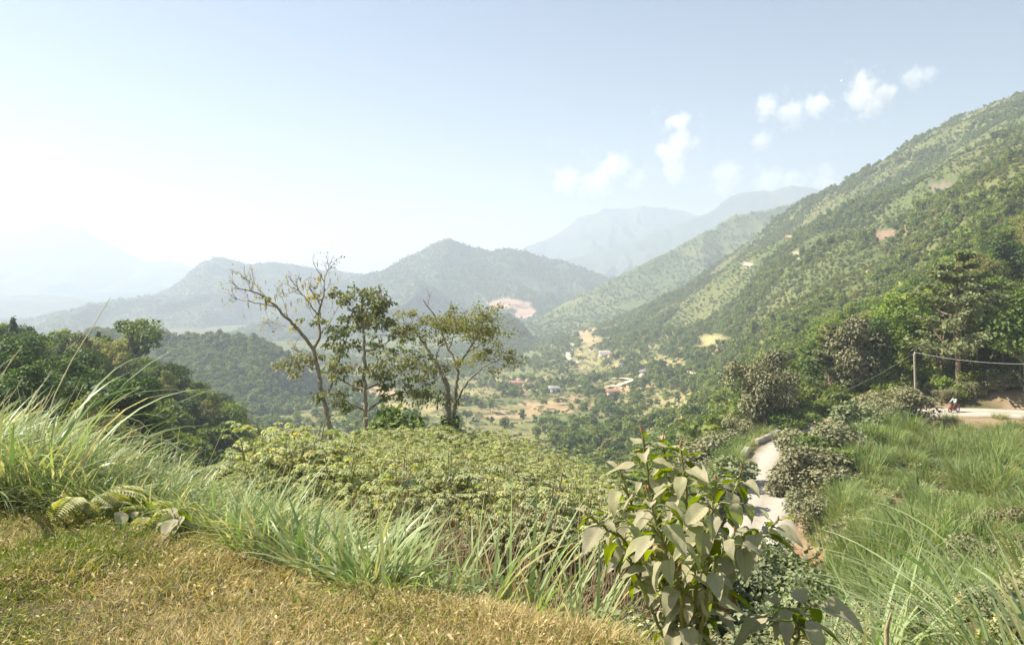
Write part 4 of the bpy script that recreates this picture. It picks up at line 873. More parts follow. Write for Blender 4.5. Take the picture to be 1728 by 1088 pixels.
def cass_ok(p): 
    px, py = scr(p); n = (fbm(p[:, 0] / 1.5, p[:, 1] / 1.5, 8) - .5) * 40
    lim = np.interp(px, [380, 470, 560, 640, 760, 900, 1000, 1100, 1160], [24, 15, 12.3, 11.2, 10.6, 10.6, 10.9, 12, 15]); return (p[:, 1] > lim) & (px > 425 + n) & (px < 1165 + n) & (p[:, 1] < np.interp(px, [430, 600, 800, 1000, 1160], [27, 29, 30, 28, 24]))
c = rnd_on(9000, 420, 1180, 8, 31, 1.0); c = c[cass_ok(c)]; got = []
for q in c:
    if all((q[0] - g[0]) ** 2 + (q[1] - g[1]) ** 2 > .46 ** 2 for g in got): got.append(q)
got = np.array(got); got = got[np.argsort(got[:, 1])]
px, _ = scr(got)
def cass_label(px_, Y):
    row = 'at the near bare stemmed edge' if Y < 12 else ('in the middle' if Y < 20 else 'at the far crest')
    side = 'left side' if px_ < 620 else ('centre' if px_ < 900 else 'right side'); return 'cassava plant %s, %s' % (row, side)
for q, x_ in zip(got[:300], px[:300]):
    lb = cass_label(x_, q[1]); o = thing('cassava_plant', q, lb, 'plant', 'cassava plants of the field', R.uniform(0, 6.28), R.uniform(.78, 1.24)); st, fo = CAS[R.randint(len(CAS))] if q[1] > 12.2 else CASB[R.randint(len(CASB))]
    obj('stem', st, o); obj('foliage', fo, o)
if len(got) > 300:
    cm = []
    for st, fo in CAS: cm.append(fo); 
    scatter('cassava_field', cm, got[300:], R.uniform(.8, 1.25, len(got) - 300), kind='stuff')
# taller leafy cassava stand at the left corner of the field
for px_, Y, s_ in [(436, 14.5, 1.35), (452, 13.5, 1.45), (470, 14.5, 1.6), (486, 13.7, 1.5), (500, 15, 1.65), (515, 14, 1.5), (532, 15.2, 1.55), (548, 14.2, 1.4), (564, 15, 1.4), (582, 14.4, 1.25), (600, 15, 1.2), (460, 16.5, 1.6), (480, 17, 1.75), (505, 17.5, 1.7), (528, 17, 1.6), (552, 17, 1.45), (618, 14, 1.1), (444, 12.8, 1.2)]:
    st, fo = CAS[R.randint(len(CAS))]; o = thing('cassava_plant', on(px_, Y), 'taller yellowish cassava plant at the left corner of the field', 'plant', 'tall cassava plants at the left corner', R.uniform(0, 6.28), s_)
    obj('stem', st, o); obj('foliage', fo, o)

# ------------------------------------------------------------------ grasses
reseed(55)
def edge_Y(px): return np.interp(px, EDGE_PX, EDGE_Y)
# tall grass field behind the mown mound, left
n = 2300; px = R.uniform(-120, 520, n); u = R.uniform(0, 1, n) ** 1.3; Y = edge_Y(px) + .35 + u * (17 - edge_Y(px)); k = (px < 470 - 6 * (Y - 6)) | (Y < 9)
p = on(px[k], Y[k]); s = R.uniform(.7, 1.15, len(p)) * np.interp(px[k], [-100, 60, 200, 520], [1.0, .86, .72, .70]) * sstep(0, 2.0, Y[k] - edge_Y(px[k]) + .9) * np.interp(Y[k], [6, 9, 12, 17], [.85, 1, 1.1, 1.15])
scatter('tall_grass', REED, p, np.maximum(s, .4), kind='stuff')
n = 760; px = R.uniform(380, 1130, n); Y = edge_Y(px) + .12 + R.uniform(0, 1, n) ** 1.2 * np.interp(px, [380, 700, 1080], [4, 2.2, 1.6]); p = on(px, Y)
kk = fbm(p[:, 0] * 1.3, p[:, 1] * 1.3, 66) > .45; p = p[kk]; scatter('edge_grass', REEDS, p, R.uniform(.5, 1.0, len(p)), kind='stuff')
# bank on the right
n = 7500; p = rnd_on(n, 1230, 1850, 6, 84, 1.0); rd = road_dist(p[:, 0], p[:, 1]); w = np.interp(rd, [3, 6], [0, 1]); px, _ = scr(p)
bare = fbm(p[:, 0] / 5, p[:, 1] / 3, 91); k = (rd > 3.6) & (R.uniform(0, 1, n) < w * (1 - .85 * sstep(.50, .60, bare))) & (fbm(p[:, 0] / 1.6, p[:, 1] / 1.6, 92) > .43) & (px > 1330 - 0 * px)
p = p[k]; s = R.uniform(.55, 1.2, len(p)) * (.75 + .9 * sstep(.5, .7, fbm(p[:, 0] / 3, p[:, 1] / 3, 93))); g = fbm(p[:, 0] / 3.5, p[:, 1] / 3.5, 95, 3) + R.normal(size=len(p)) * .11 - .03; bi = np.where(g < .45, R.randint(0, 3, len(p)), np.where(g < .56, R.randint(3, 6, len(p)), R.randint(6, 9, len(p)))); s = s * np.interp(p[:, 1], [6, 28], [.45, 1]); scatter('bank_grass', BANKG + BANKY + BANKD, p, s, idx=bi, kind='stuff')
n = 6500; p = rnd_on(n, 1060, 1900, 3.5, 60, .6); rd = road_dist(p[:, 0], p[:, 1]); k = (rd > 3.2) & (fbm(p[:, 0] / 1.8, p[:, 1] / 1.8, 94) > .42); p = p[k]; ui = np.where(p[:, 1] < 10, R.randint(0, 3, len(p)), R.randint(0, 11, len(p))); scatter('low_weeds', WEEDF + WEED + PW, p, R.uniform(.6, 1.3, len(p)), idx=ui, kind='stuff')
# grass and weeds on the slopes nobody tends: between the field and the road, and behind
n = 5500; p = rnd_on(n, 380, 1350, 24, 105, .9); rd = road_dist(p[:, 0], p[:, 1]); k = (rd > 3.0) & (~cass_ok(p)); p = p[k]; scatter('rough_grass', BANKG + BANKY, p, R.uniform(.7, 1.5, len(p)), kind='stuff')
n = 3300; p = rnd_on(n, 820, 1330, 4.0, 14, .8); p = p[(scr(p)[0] > 1060) | (p[:, 1] > 5.6)]; p = p[~((p[:, 1] > 9) & cass_ok(p))]; ui = np.where(p[:, 1] < 8.5, R.randint(0, 3, len(p)), R.randint(0, 11, len(p))); scatter('undergrowth', WEEDF + WEED + PW, p, R.uniform(.55, 1.15, len(p)), idx=ui, kind='stuff')
mb = MB()                                      # the bare canes and dead leaves under the near edge of the field
n = 2600; px = R.uniform(540, 1120, n); lim = np.interp(px, [380, 470, 560, 640, 760, 900, 1000, 1100, 1160], [24, 15, 12.3, 11.2, 10.6, 10.6, 10.9, 12, 15]); cp = on(px, lim + R.uniform(-2.0, .6, n)); cp = cp[fbm(cp[:, 0] * .9, cp[:, 1] * .9, 67) > .44]
for q in cp[:1250]:
    L = R.uniform(.7, 1.45); d = unit(np.array([R.normal() * .28 + .12, R.normal() * .25, 1])); tube(mb, [q, q + d * L * .5 + R.normal(size=3) * .03, q + d * L + R.normal(size=3) * .05], [.010, .008, .005], 4, 0, .5)
n = 520; px = R.uniform(520, 1120, n); wp = on(px, np.interp(px, [520, 600, 760, 1120], [9.5, 8.2, 7.6, 8.5]) + R.uniform(-1.4, 2.4, n)); scatter('field_edge_weeds', WEEDF, wp, R.uniform(.8, 1.9, n), kind='stuff')
obj('bare_canes', mb.mesh('bare_canes', [M['cane']], True), kind='stuff')
lp = cp[R.randint(0, len(cp), 3500)] + R.normal(size=(3500, 3)) * np.array([.25, .25, .3]) + np.array([0, 0, .45]); mb = MB(); put(mb, LW, LF, lp, unit(R.normal(size=(3500, 3)) + np.array([0, 0, -1.2])), rdir(3500), R.uniform(.04, .10, 3500), 0, R.uniform(0, 1, 3500))
obj('withered_leaves', mb.mesh('withered_leaves', [M['dry']]), kind='stuff')
# the mown mound
n = 17000; px = R.uniform(-350, 2050, n); Y = R.uniform(2.2, 1, n) ; Y = 2.2 + (edge_Y(px) + .35 - 2.2) * R.uniform(0, 1, n) ** .8; p = on(px, Y); s = R.uniform(.6, 1.3, n) * (.55 + .9 * fbm(p[:, 0] * 2, p[:, 1] * 2, 71))
g = fbm(p[:, 0] * 1.1, p[:, 1] * 1.6, 72, 4) + R.normal(size=n) * .10; scatter('mown_grass', TURF, p, s, idx=np.where(g < .47, R.randint(0, 4, n), R.randint(4, 8, n)), kind='stuff')
n = 2200; px = R.uniform(-300, 2000, n); Y = 2.4 + (edge_Y(px) + .3 - 2.4) * R.uniform(0, 1, n) ** .8; scatter('leaf_litter', LIT, on(px, Y), R.uniform(.6, 1.4, n), kind='stuff')
# dry sticks and straws of a heap of cut stems, in front of the field
mb = MB()
for k in range(420):
    q = on(R.uniform(560, 1150), R.uniform(4.6, 9.0)) ; a = R.uniform(-.3, 1.3); L = R.uniform(.25, .95); d = np.array([math.cos(a) * .8, R.uniform(-.3, .5), math.sin(a)]); q = q + np.array([0, 0, .02])
    tube(mb, curve([q, q + d * L * .5 + R.normal(size=3) * .04, q + d * L + R.normal(size=3) * .06], 4), np.linspace(.0045, .002, 8), 3, 0, .8)
obj('dry_stems', mb.mesh('dry_stems', [M['cane']], True), kind='stuff')

# single clumps that stand out
def tuft(px, Y, metas, s, label, wind=0.0, k=0):
    o = thing('grass_clump', on(px, Y), label, 'grass clump', None, R.uniform(-.4, .4), s); obj('blade', metas[k % len(metas)], o); return o
BIGG = [clump('broad_blades', 600 + i, 26, .55, 1.05, .016, .03, .10, 'reed', lean=(.02, .45), bend=(.3, 1.3), wind=.35, seg=8, tint=(.2, .95)) for i in range(4)]
ARCH = [clump('arching_blades', 610 + i, 40, .5, 1.15, .010, .02, .16, 'reed', lean=(.2, .9), bend=(.7, 1.5), wind=-1.0, seg=9, tint=(.2, .95)) for i in range(3)]
for a in [(528, 5.6, BIGG, 1.15, 'broad bladed grey green clump at the left corner of the cassava field'), (455, 5.2, BIGG, .85, 'upright pale clump at the edge of the mown grass, left of the broad one'),
          (610, 5.0, BIGG, .8, 'green clump at the lip below the dead cassava stems'), (742, 4.7, BIGG, .9, 'small clump leaning right at the lip below the field'), (800, 4.65, BIGG, 1.0, 'fan of wide pale blades at the lip, centre'),
          (865, 4.6, BIGG, 1.1, 'tallest fan of pale blades at the lip, right of centre'), (925, 4.4, BIGG, .95, 'drooping pale clump just left of the big leaved plant'), (985, 4.2, BIGG, .8, 'low drooping pale clump beside the big leaved plant'),
          (1478, 4.2, BIGG, .95, 'clump with three upright blades in the lower right'), (1385, 4.3, BIGG, .75, 'small clump behind the flat grey leaved plant'), (1640, 4.8, ARCH, 1.0, 'arching clump left of the big one at the right edge'), (1580, 5.4, ARCH, 1.0, 'arching clump farther up the lower right bank'), (1700, 4.3, ARCH, 1.25, 'big clump at the right edge with blades arching left'),
          (1760, 3.9, ARCH, 1.35, 'clump outside the right edge whose blades arch into view'), (1620, 4.2, ARCH, .95, 'arching clump in the lower right grass'), (1560, 4.0, ARCH, .75, 'arching clump at the bottom, right of the flat leaved plant'),
          (1690, 3.6, ARCH, .8, 'lowest arching clump in the bottom right corner'), (1500, 3.6, ARCH, .6, 'short arching clump at the bottom edge'), (40, 6.2, REED, 1.25, 'tallest grass clump at the left edge'), (85, 6.7, REED, 1.1, 'tall clump right of the tallest one at the left edge')]:
    tuft(a[0], a[1], a[2], a[3], a[4], k=R.randint(9))

# ------------------------------------------------------------------ big leaved plant
def ovate(seed, fold=.22, droop=.5, curl=.1, nx=8, ny=12, wide=.30):
    rs = np.random.RandomState(seed); t = np.linspace(0, 1, ny + 1)[:, None]; s = np.linspace(-1, 1, nx + 1)[None]
    wd = wide * np.sin(math.pi * np.minimum(1, t * 1.0) ** .62) ** .8 * (1 - .25 * t) + .004; wd = np.where(t > .93, wd * .6, wd)
    ang = -droop * t; y = np.cumsum(np.concatenate([[0], np.cos(ang[:-1, 0]) / ny]))[:, None]; z = np.cumsum(np.concatenate([[0], np.sin(ang[:-1, 0]) / ny]))[:, None]
    vein = .02 * np.sin((t * 9 - np.abs(s) * 1.6) * 2 * math.pi) * (1 - np.abs(s)) * np.abs(s) * 3
    zz = z + fold * wd * np.abs(s) + vein + curl * wd * np.sin(t * 9 + rs.uniform(0, 6) + s) * np.abs(s)
    v = np.stack([s * wd, y + 0 * s, zz], -1).reshape(-1, 3); m = nx + 1; i = np.arange(ny)[:, None] * m; j = np.arange(nx)[None]
    f = np.stack([i + j, i + j + 1, i + m + j + 1, i + m + j], -1).reshape(-1, 4)
    uv = np.stack([s + 0 * t, t + 0 * s], -1).reshape(-1, 2); return v, f, uv
def broadmat():
    m = M['broad']; t = m.node_tree; pr = [n for n in t.nodes if n.type == 'BSDF_PRINCIPLED'][0]; src = pr.inputs['Base Color'].links[0].from_socket
    uv = N(t, 'ShaderNodeUVMap'); uv.uv_map = 'uv'; se = N(t, 'ShaderNodeSeparateXYZ'); t.links.new(uv.outputs[0], se.inputs[0])
    ab = N(t, 'ShaderNodeMath', operation='ABSOLUTE'); t.links.new(se.outputs[0], ab.inputs[0])
    a = N(t, 'ShaderNodeMath', operation='MULTIPLY_ADD'); a.inputs[1].default_value = -1.6 / 9; t.links.new(ab.outputs[0], a.inputs[0]); t.links.new(se.outputs[1], a.inputs[2])
    b = N(t, 'ShaderNodeMath', operation='MULTIPLY'); b.inputs[1].default_value = 9; t.links.new(a.outputs[0], b.inputs[0]); fr = N(t, 'ShaderNodeMath', operation='PINGPONG'); fr.inputs[1].default_value = .5; t.links.new(b.outputs[0], fr.inputs[0])
    l1 = N(t, 'ShaderNodeMath', operation='LESS_THAN'); l1.inputs[1].default_value = .06; t.links.new(fr.outputs[0], l1.inputs[0]); l2 = N(t, 'ShaderNodeMath', operation='LESS_THAN'); l2.inputs[1].default_value = .035; t.links.new(ab.outputs[0], l2.inputs[0])
    mx = N(t, 'ShaderNodeMath', operation='MAXIMUM'); t.links.new(l1.outputs[0], mx.inputs[0]); t.links.new(l2.outputs[0], mx.inputs[1]); k = N(t, 'ShaderNodeMath', operation='MULTIPLY'); k.inputs[1].default_value = .7; t.links.new(mx.outputs[0], k.inputs[0])
    mi = N(t, 'ShaderNodeMix', data_type='RGBA'); mi.inputs['B'].default_value = (.33, .30, .15, 1); t.links.new(k.outputs[0], mi.inputs['Factor']); t.links.new(src, mi.inputs['A']); t.links.new(mi.outputs['Result'], pr.inputs['Base Color'])
broadmat()
OV = []
for i, (fo_, dr, cu) in enumerate([(.3, .5, .1), (.15, .9, .15), (.45, .3, .1), (.2, 1.3, .2), (.6, .7, .15), (.25, .1, .12)]):
    v, f, uv = ovate(700 + i, fo_, dr, cu); mb = MB(); mb.add(v, f, 0, R.uniform(.2, .9), uv); OV.append(mb.mesh('leaf', [M['broad']], True))
OD = []
for i in range(2):
    v, f, uv = ovate(720 + i, .9, .5, .5); mb = MB(); mb.add(v, f, 0, R.uniform(.2, .8), uv); OD.append(mb.mesh('dead_leaf', [M['dry']], True))
def leaf_obj(root, me, pos, d, n, size):
    B = basis(np.asarray(d, float)[None], np.asarray(n, float)[None])[0]; o = obj('leaf', me, root); m = Matrix(((*(B[0] * size), pos[0]), (*(B[1] * size), pos[1]), (*(B[2] * size), pos[2]), (0, 0, 0, 1))); o.matrix_local = m; return o
def leafy(name, label, base_px, Y, stems, seed, leaf_s, top_leaf=.07, bud=True):
    rs = np.random.RandomState(seed); b = on(base_px, Y); root = thing(name, b, label, 'plant'); sb = MB(); bb = MB(); nbud = 0
    for (pts, r0, nlv, u0) in stems:
        q = [np.array([rs.normal() * .03, rs.normal() * .03, -.05])] + [P(a, c, Y + dz) - b for a, c, dz in pts]; q = curve(q, 10, .006); tube(sb, q, np.linspace(r0, .004, len(q)), 7)
        L = len(q)
        for k in range(nlv):
            u = u0 + (1 - u0) * (k + .5) / nlv; i = min(int(u * (L - 1)), L - 2); a = k * 2.399 + rs.uniform(-.5, .5); tan = unit(q[min(i + 1, L - 1)] - q[max(i - 1, 0)])
            young = sstep(.86, 1.0, u); out = np.array([math.cos(a), math.sin(a), 0.]); pet = rs.uniform(.03, .07) * (1 - .5 * young); pos = q[i] + (out + np.array([0, 0, .5])) * pet
            tube(sb, curve([q[i], q[i] + (out * .5 + np.array([0, 0, .5])) * pet, pos], 3), [.0035, .003, .0028, .0026, .0025, .0025][:len(curve([q[i], q[i], pos], 3))], 5)
            dz = rs.uniform(-1.15, -.15) * (1 - young) + young * rs.uniform(.1, .9) ; d = out + np.array([0, 0, dz]); nn = np.array([0, 0, 1.]) + .8 * max(0, -dz) * out + rs.normal(size=3) * .22 + young * out * -.2
            sz = leaf_s * (rs.uniform(.45, 1.15)) * (1 - young) + top_leaf * rs.uniform(.7, 1.3) * young
            leaf_obj(root, OV[rs.randint(len(OV))] if young < .5 else OV[[2, 5, 4][rs.randint(3)]], pos, d, nn, sz)
        if bud:
            e = q[-1]
            for z in range(2):
                dd = unit(np.array([rs.normal() * .25, rs.normal() * .25, 1.])); Lb = rs.uniform(.015, .03); tube(bb, [e, e + dd * Lb * .4, e + dd * Lb * .8, e + dd * Lb], [.0022, .004, .003, .0006], 6)
    obj('stem', sb.mesh('stem', [M['greenstem']], True), root)
    if bb.n: obj('bud', bb.mesh('bud', [M['bud']], True), root)
    return root, b, rs
main_stems = [([(1120, 1000, 0), (1100, 850, .05), (1083, 728, .05)], .011, 46, .15), ([(1150, 1000, .1), (1130, 840, .12), (1118, 742, .1)], .011, 42, .18), ([(1165, 1000, -.1), (1160, 860, -.1), (1148, 752, -.05)], .011, 42, .18),
  ([(1190, 1000, 0), (1225, 880, .05), (1252, 790, .1)], .010, 36, .18), ([(1170, 1020, -.2), (1195, 900, -.25), (1208, 812, -.2)], .010, 32, .18), ([(1130, 1010, -.1), (1060, 920, -.15), (988, 866, -.15)], .009, 36, .22),
  ([(1200, 1010, -.1), (1250, 930, -.15), (1312, 880, -.15)], .009, 36, .18), ([(1150, 1010, -.25), (1120, 920, -.35), (1092, 830, -.35)], .010, 30, .2), ([(1130, 1020, .15), (1075, 880, .2), (1045, 790, .2)], .009, 36, .22), ([(1190, 1010, -.3), (1215, 940, -.35), (1240, 900, -.38)], .008, 9, .3),
  ([(1110, 1050, -.1), (1070, 960, -.1), (1040, 905, -.05)], .007, 8, .4)]
root, b, rs = leafy('broad_leaved_shrub', 'large foreground shrub with pale dusty heart shaped leaves and yellow green undersides', 1155, 3.15, main_stems, 801, .118, .06)
for k in range(16):       # withered leaves hanging low on the stems
    pos = P(rs.uniform(1100, 1230), rs.uniform(900, 1040), 3.15 + rs.uniform(-.15, .15)) - b; o = leaf_obj(root, OD[k % 2] if k % 3 else OV[4], pos, (rs.normal() * .2, rs.normal() * .2, -1), (rs.normal() * .4, -1, .2), rs.uniform(.09, .15))
    if k % 3: o['label'] = 'withered brown hanging leaf'
leafy('broad_leaved_plant', 'small plant with flat grey dusty leaves at the bottom edge, right of the large shrub', 1335, 2.95, [([(1325, 1075, 0), (1315, 1030, .05)], .007, 7, .55), ([(1345, 1075, 0), (1362, 1020, .05)], .007, 7, .55), ([(1338, 1085, -.05), (1345, 1050, -.1)], .007, 5, .5)], 802, .17, .12, False)
leafy('broad_leaved_plant', 'low weed with wide yellow green leaves at the edge of the mown grass, left', 292, 5.35, [([(285, 880, 0), (280, 862, .05)], .006, 6, .4), ([(310, 880, 0), (318, 858, .05)], .006, 6, .4), ([(295, 885, -.1), (300, 872, -.1)], .006, 5, .4)], 803, .17, .12, False)
leafy('broad_leaved_plant', 'pale leaved weed left of the fern at the mown edge', 215, 5.5, [([(205, 870, 0), (200, 855, .05)], .006, 5, .4), ([(228, 870, 0), (232, 852, .05)], .006, 5, .4)], 804, .15, .1, False)
# fern
def fern(px, Y, label, fronds, L):
    b = on(px, Y); L = L * .78; root = thing('fern', b, label, 'fern')
    for k in range(fronds):
        a = R.uniform(0, 6.28) if k > 2 else [-.5, 2.6, -1.6][k]; mb = MB(); ln = L * R.uniform(.8, 1.15); d = np.array([math.cos(a), math.sin(a), 0]); q = curve([(0, 0, 0), d * ln * .35 + np.array([0, 0, ln * .55]), d * ln * .8 + np.array([0, 0, ln * .55]), d * ln * 1.05 + np.array([0, 0, ln * .35])], 8); tube(mb, q, np.linspace(.004, .0012, len(q)), 4, 0, .8)
        s = np.array([-d[1], d[0], 0]); m = len(q)
        for sg in (-1, 1):
            i = np.arange(3, m); u = (i - 3) / (m - 3); sz = ln * .30 * np.sin(math.pi * np.clip(u * .85 + .15, 0, 1)) + .01; put(mb, LV * np.array([.45, 1, 1]), LF, q[i], sg * s + d * .35 + np.array([0, 0, -.12]), np.tile([0, 0, 1.], (len(i), 1)), sz, 0, R.uniform(.3, 1, len(i)))
        obj('frond', mb.mesh('frond', [M['cassava']]), root)
fern(150, 5.75, 'pale fern with a spread fan of fronds at the left edge of the mown grass', 8, .42)
fern(255, 5.55, 'small fern right of the pale fan shaped one', 5, .3)
# arched dry tendril
o = thing('dry_tendril', on(690, 4.55), 'thin dry stem arched in a loop over the mown edge', 'twig'); mb = MB(); b = on(690, 4.55)
q = curve([P(a, c, 4.55) - b for a, c in [(742, 1000), (730, 965), (712, 952), (690, 950), (672, 962), (669, 985), (680, 1004), (700, 1018), (720, 1030)]], 6); tube(mb, q, .0035, 5); obj('stem', mb.mesh('stem', [M['wood']], True), o)
o = thing('stake', on(1498, 3.7), 'short brown stick standing at the bottom right', 'stick'); mb = MB(); b = on(1498, 3.7); tube(mb, [np.array([0, 0, -.1]), P(1496, 1060, 3.7) - b, P(1504, 1033, 3.7) - b], [.012, .010, .004], 6, cap=True); obj('stick', mb.mesh('stick', [M['cane']], True), o)

# ------------------------------------------------------------------ pole, wires, parapets
b = on(1546, 81.5); top = P(1543, 596, 81.5); o = thing('utility_pole', b, 'weathered leaning pole carrying one wire beside the upper road', 'pole'); mb = MB(); tube(mb, [np.array([0, 0, -.4]), (top - b) * .5, top - b], [.12, .11, .10], 9, cap=True); obj('post', mb.mesh('post', [M['wood']], True), o)
mb = MB(); tube(mb, [top - b + np.array([0, -.1, -.1]), top - b + np.array([0, -.1, .12]), top - b + np.array([0, -.1, .2])], [.05, .06, .03], 8, cap=True); obj('insulator', mb.mesh('insulator', [M['concrete']], True), o)
def wire(label, a, c, sag, r):
    o = thing('overhead_wire', a, label, 'wire'); mb = MB(); t = np.linspace(0, 1, 24)[:, None]; q = (c - a) * t + np.array([0, 0, -sag]) * 4 * t * (1 - t); tube(mb, q, r, 5); obj('strand', mb.mesh('strand', [M['wire']], True), o)
wire('pale wire running from the pole to the right edge', top + np.array([0, -.1, .1]), P(1760, 614, 70), .35, .014)
wire('thin wire running down left from the pole through the trees', top + np.array([0, -.1, .1]), P(1400, 668, 92), .4, .007)
wire('upper thin wire crossing the hillside at the right edge', P(1540, 447, 120), P(1790, 345, 95), 1.0, .007)
wire('lower thin wire crossing the hillside at the right edge', P(1535, 455, 120), P(1795, 362, 95), 1.2, .007)
def parapet(label, p0, p1, w, h):
    p0, p1 = np.array(p0, float), np.array(p1, float); L = np.linalg.norm(p1 - p0); a = math.atan2(p1[1] - p0[1], p1[0] - p0[0]); c = (p0 + p1) / 2; z = -14.95
    o = thing('parapet', (c[0], c[1], z), label, 'parapet', None, a); mb = MB(); box(mb, (0, 0, h / 2 - .15), (L, w, h + .3), taper=.96); me = mb.mesh('block', [M['concrete']]); ob = obj('block', me, o); bv = ob.modifiers.new('bevel', 'BEVEL'); bv.width = .04; bv.segments = 2
def left_of(k, off): 
    d = unit((ROAD[k + 1] - ROAD[k - 1])[:2]); return (ROAD[k, 0] - d[1] * off, ROAD[k, 1] + d[0] * off)
k0 = int(np.argmin(np.abs(ROAD[:, 1] - 70)))
kk = lambda y: int(np.argmin(np.abs(ROAD[:90, 1] - y)))
parapet('short pale concrete block, nearest of the three roadside blocks', left_of(kk(71.0), 2.9), left_of(kk(73.5), 2.9), .5, .42)
parapet('long concrete block shaded by trees at the bend of the lower road', left_of(kk(76.5), 2.9), left_of(kk(82), 2.9), .45, .45)
parapet('concrete block at the far end of the bend', left_of(kk(83.5), 3.0), left_of(kk(85.8), 3.0), .45, .4)

# ------------------------------------------------------------------ motorcycle and rider
def ring(mb, c, r, w, mat=0, n=20):
    a = np.linspace(0, 2 * math.pi, n + 1); q = np.stack([np.cos(a) * r, 0 * a, np.sin(a) * r], 1) + np.array(c); tube(mb, q, w, 7, mat)
bp = np.array([ (1610 - CX) / F * 86.6, 86.6, 0.]); k_ = np.argmin(np.hypot(ROAD[:, 0] - bp[0], ROAD[:, 1] - bp[1])); bp[2] = ROAD[k_, 2] + .03
BA = math.radians(205)
bike = thing('motorcycle', bp, 'red motorcycle ridden along the pale upper road', 'motorcycle', None, BA)
for x_, nm in ((.62, 'wheel'), (-.60, 'wheel')):
    mb = MB(); ring(mb, (x_, 0, .29), .24, .055); wh_ = obj(nm, mb.mesh('tyre', [M['black']], True), bike); mb = MB(); ring(mb, (x_, 0, .29), .19, .015)
    for a in np.linspace(0, math.pi, 5)[:-1]: tube(mb, [(x_ - .19 * math.cos(a), 0, .29 - .19 * math.sin(a)), (x_ + .19 * math.cos(a), 0, .29 + .19 * math.sin(a))], .008, 4)
    obj('rim', mb.mesh('rim', [M['chrome']], True), wh_)
mb = MB(); tube(mb, curve([(.5, 0, .95), (.35, 0, .62), (.1, 0, .42), (-.25, 0, .45), (-.6, 0, .68)], 5), np.interp(np.linspace(0, 1, 20), [0, .3, .6, 1], [.05, .10, .13, .11])[:len(curve([(.5, 0, .95), (.35, 0, .62), (.1, 0, .42), (-.25, 0, .45), (-.6, 0, .68)], 5))], 8, cap=True)
tube(mb, curve([(-.3, 0, .62), (-.55, 0, .74), (-.85, 0, .78)], 4), [.13, .13, .12, .12, .11, .10, .08, .05], 8, cap=True); box(mb, (.56, 0, .55), (.12, .16, .5), rot=None); obj('body', mb.mesh('body', [M['red']], True), bike)
mb = MB(); tube(mb, [(.46, -.3, 1.0), (.52, -.12, 1.03), (.52, .12, 1.03), (.46, .3, 1.0)], .018, 6, cap=True); tube(mb, [(.52, 0, 1.0), (.62, 0, .3)], .03, 6); obj('handlebar', mb.mesh('handlebar', [M['black']], True), bike)
mb = MB(); tube(mb, curve([(.1, 0, .74), (-.2, 0, .76), (-.7, 0, .83)], 4), [.07, .10, .12, .13, .13, .12, .10, .06], 8, cap=True); obj('seat', mb.mesh('seat', [M['black']], True), bike)
mb = MB(); tube(mb, [(.56, 0, .9), (.66, 0, .88)], [.09, .075], 10, cap=True); obj('headlight', mb.mesh('headlight', [M['chrome']], True), bike)
mb = MB(); tube(mb, [(-.1, -.17, .3), (-.8, -.2, .38)], [.03, .05], 8, cap=True); obj('exhaust', mb.mesh('exhaust', [M['chrome']], True), bike)
mb = MB(); box(mb, (-.05, 0, .3), (.4, .2, .26)); obj('engine', mb.mesh('engine', [M['chrome']]), bike)
def skin(name, verts, edges, rad, mats, parent, matof=None, sub=1):
    me = bpy.data.meshes.new(name); me.from_pydata(verts, edges, []); o = obj(name, me, parent); md = o.modifiers.new('skin', 'SKIN'); 
    for i, r in enumerate(rad): me.skin_vertices[0].data[i].radius = (r, r) if not isinstance(r, tuple) else r
    me.skin_vertices[0].data[0].use_root = True; o.modifiers.new('sub', 'SUBSURF').levels = sub; o.modifiers['sub'].render_levels = sub; me.materials.append(mats); return o
rider = thing('person', bp, 'rider in light jacket, dark trousers and dark helmet sitting on the motorcycle', 'person', None, BA)
V = [(-.22, 0, .90), (-.18, 0, 1.05), (-.10, 0, 1.25), (-.05, 0, 1.42), (-.03, 0, 1.50), (0, 0, 1.60), (.02, 0, 1.68)]; E = [(0, 1), (1, 2), (2, 3), (3, 4), (4, 5), (5, 6)]; Rr_ = [(.15, .12), (.14, .11), (.16, .11), (.15, .10), .055, .085, .07]
for s in (-1, 1):
    n0 = len(V); V += [(-.05, .19 * s, 1.42), (.08, .27 * s, 1.20), (.32, .29 * s, 1.06), (.44, .28 * s, 1.03), (.50, .27 * s, 1.01)]; E += [(3, n0), (n0, n0 + 1), (n0 + 1, n0 + 2), (n0 + 2, n0 + 3), (n0 + 3, n0 + 4)]; Rr_ += [.065, .052, .04, .035, .025]
    n0 = len(V); V += [(-.15, .11 * s, .88), (.20, .19 * s, .78), (.12, .20 * s, .35), (.14, .21 * s, .22), (.27, .22 * s, .19)]; E += [(0, n0), (n0, n0 + 1), (n0 + 1, n0 + 2), (n0 + 2, n0 + 3), (n0 + 3, n0 + 4)]; Rr_ += [.10, .075, .05, .045, .035]
skin('body', V, E, Rr_, M['skin'], rider)
skin('jacket', [(-.20, 0, .93)] + V[1:4] + [V[7], V[8], V[9], V[17], V[18], V[19]], [(0, 1), (1, 2), (2, 3), (3, 4), (4, 5), (5, 6), (3, 7), (7, 8), (8, 9)], [(.17, .14), (.165, .135), (.185, .135), (.17, .12), .085, .07, .055, .085, .07, .055], M['jacket'], rider)
skin('trousers', [V[0]] + [V[12], V[13], V[14], V[22], V[23], V[24]], [(0, 1), (1, 2), (2, 3), (0, 4), (4, 5), (5, 6)], [(.165, .135), .115, .09, .065, .115, .09, .065], M['trousers'], rider)
mb = MB(); a = np.linspace(-1.2, 1.57, 9); tube(mb, np.stack([0 * a + .01, 0 * a, 1.66 + .14 * np.sin(a)], 1), .145 * np.cos(a) + .002, 12, cap=True); obj('helmet', mb.mesh('helmet', [M['helmet']], True), rider)
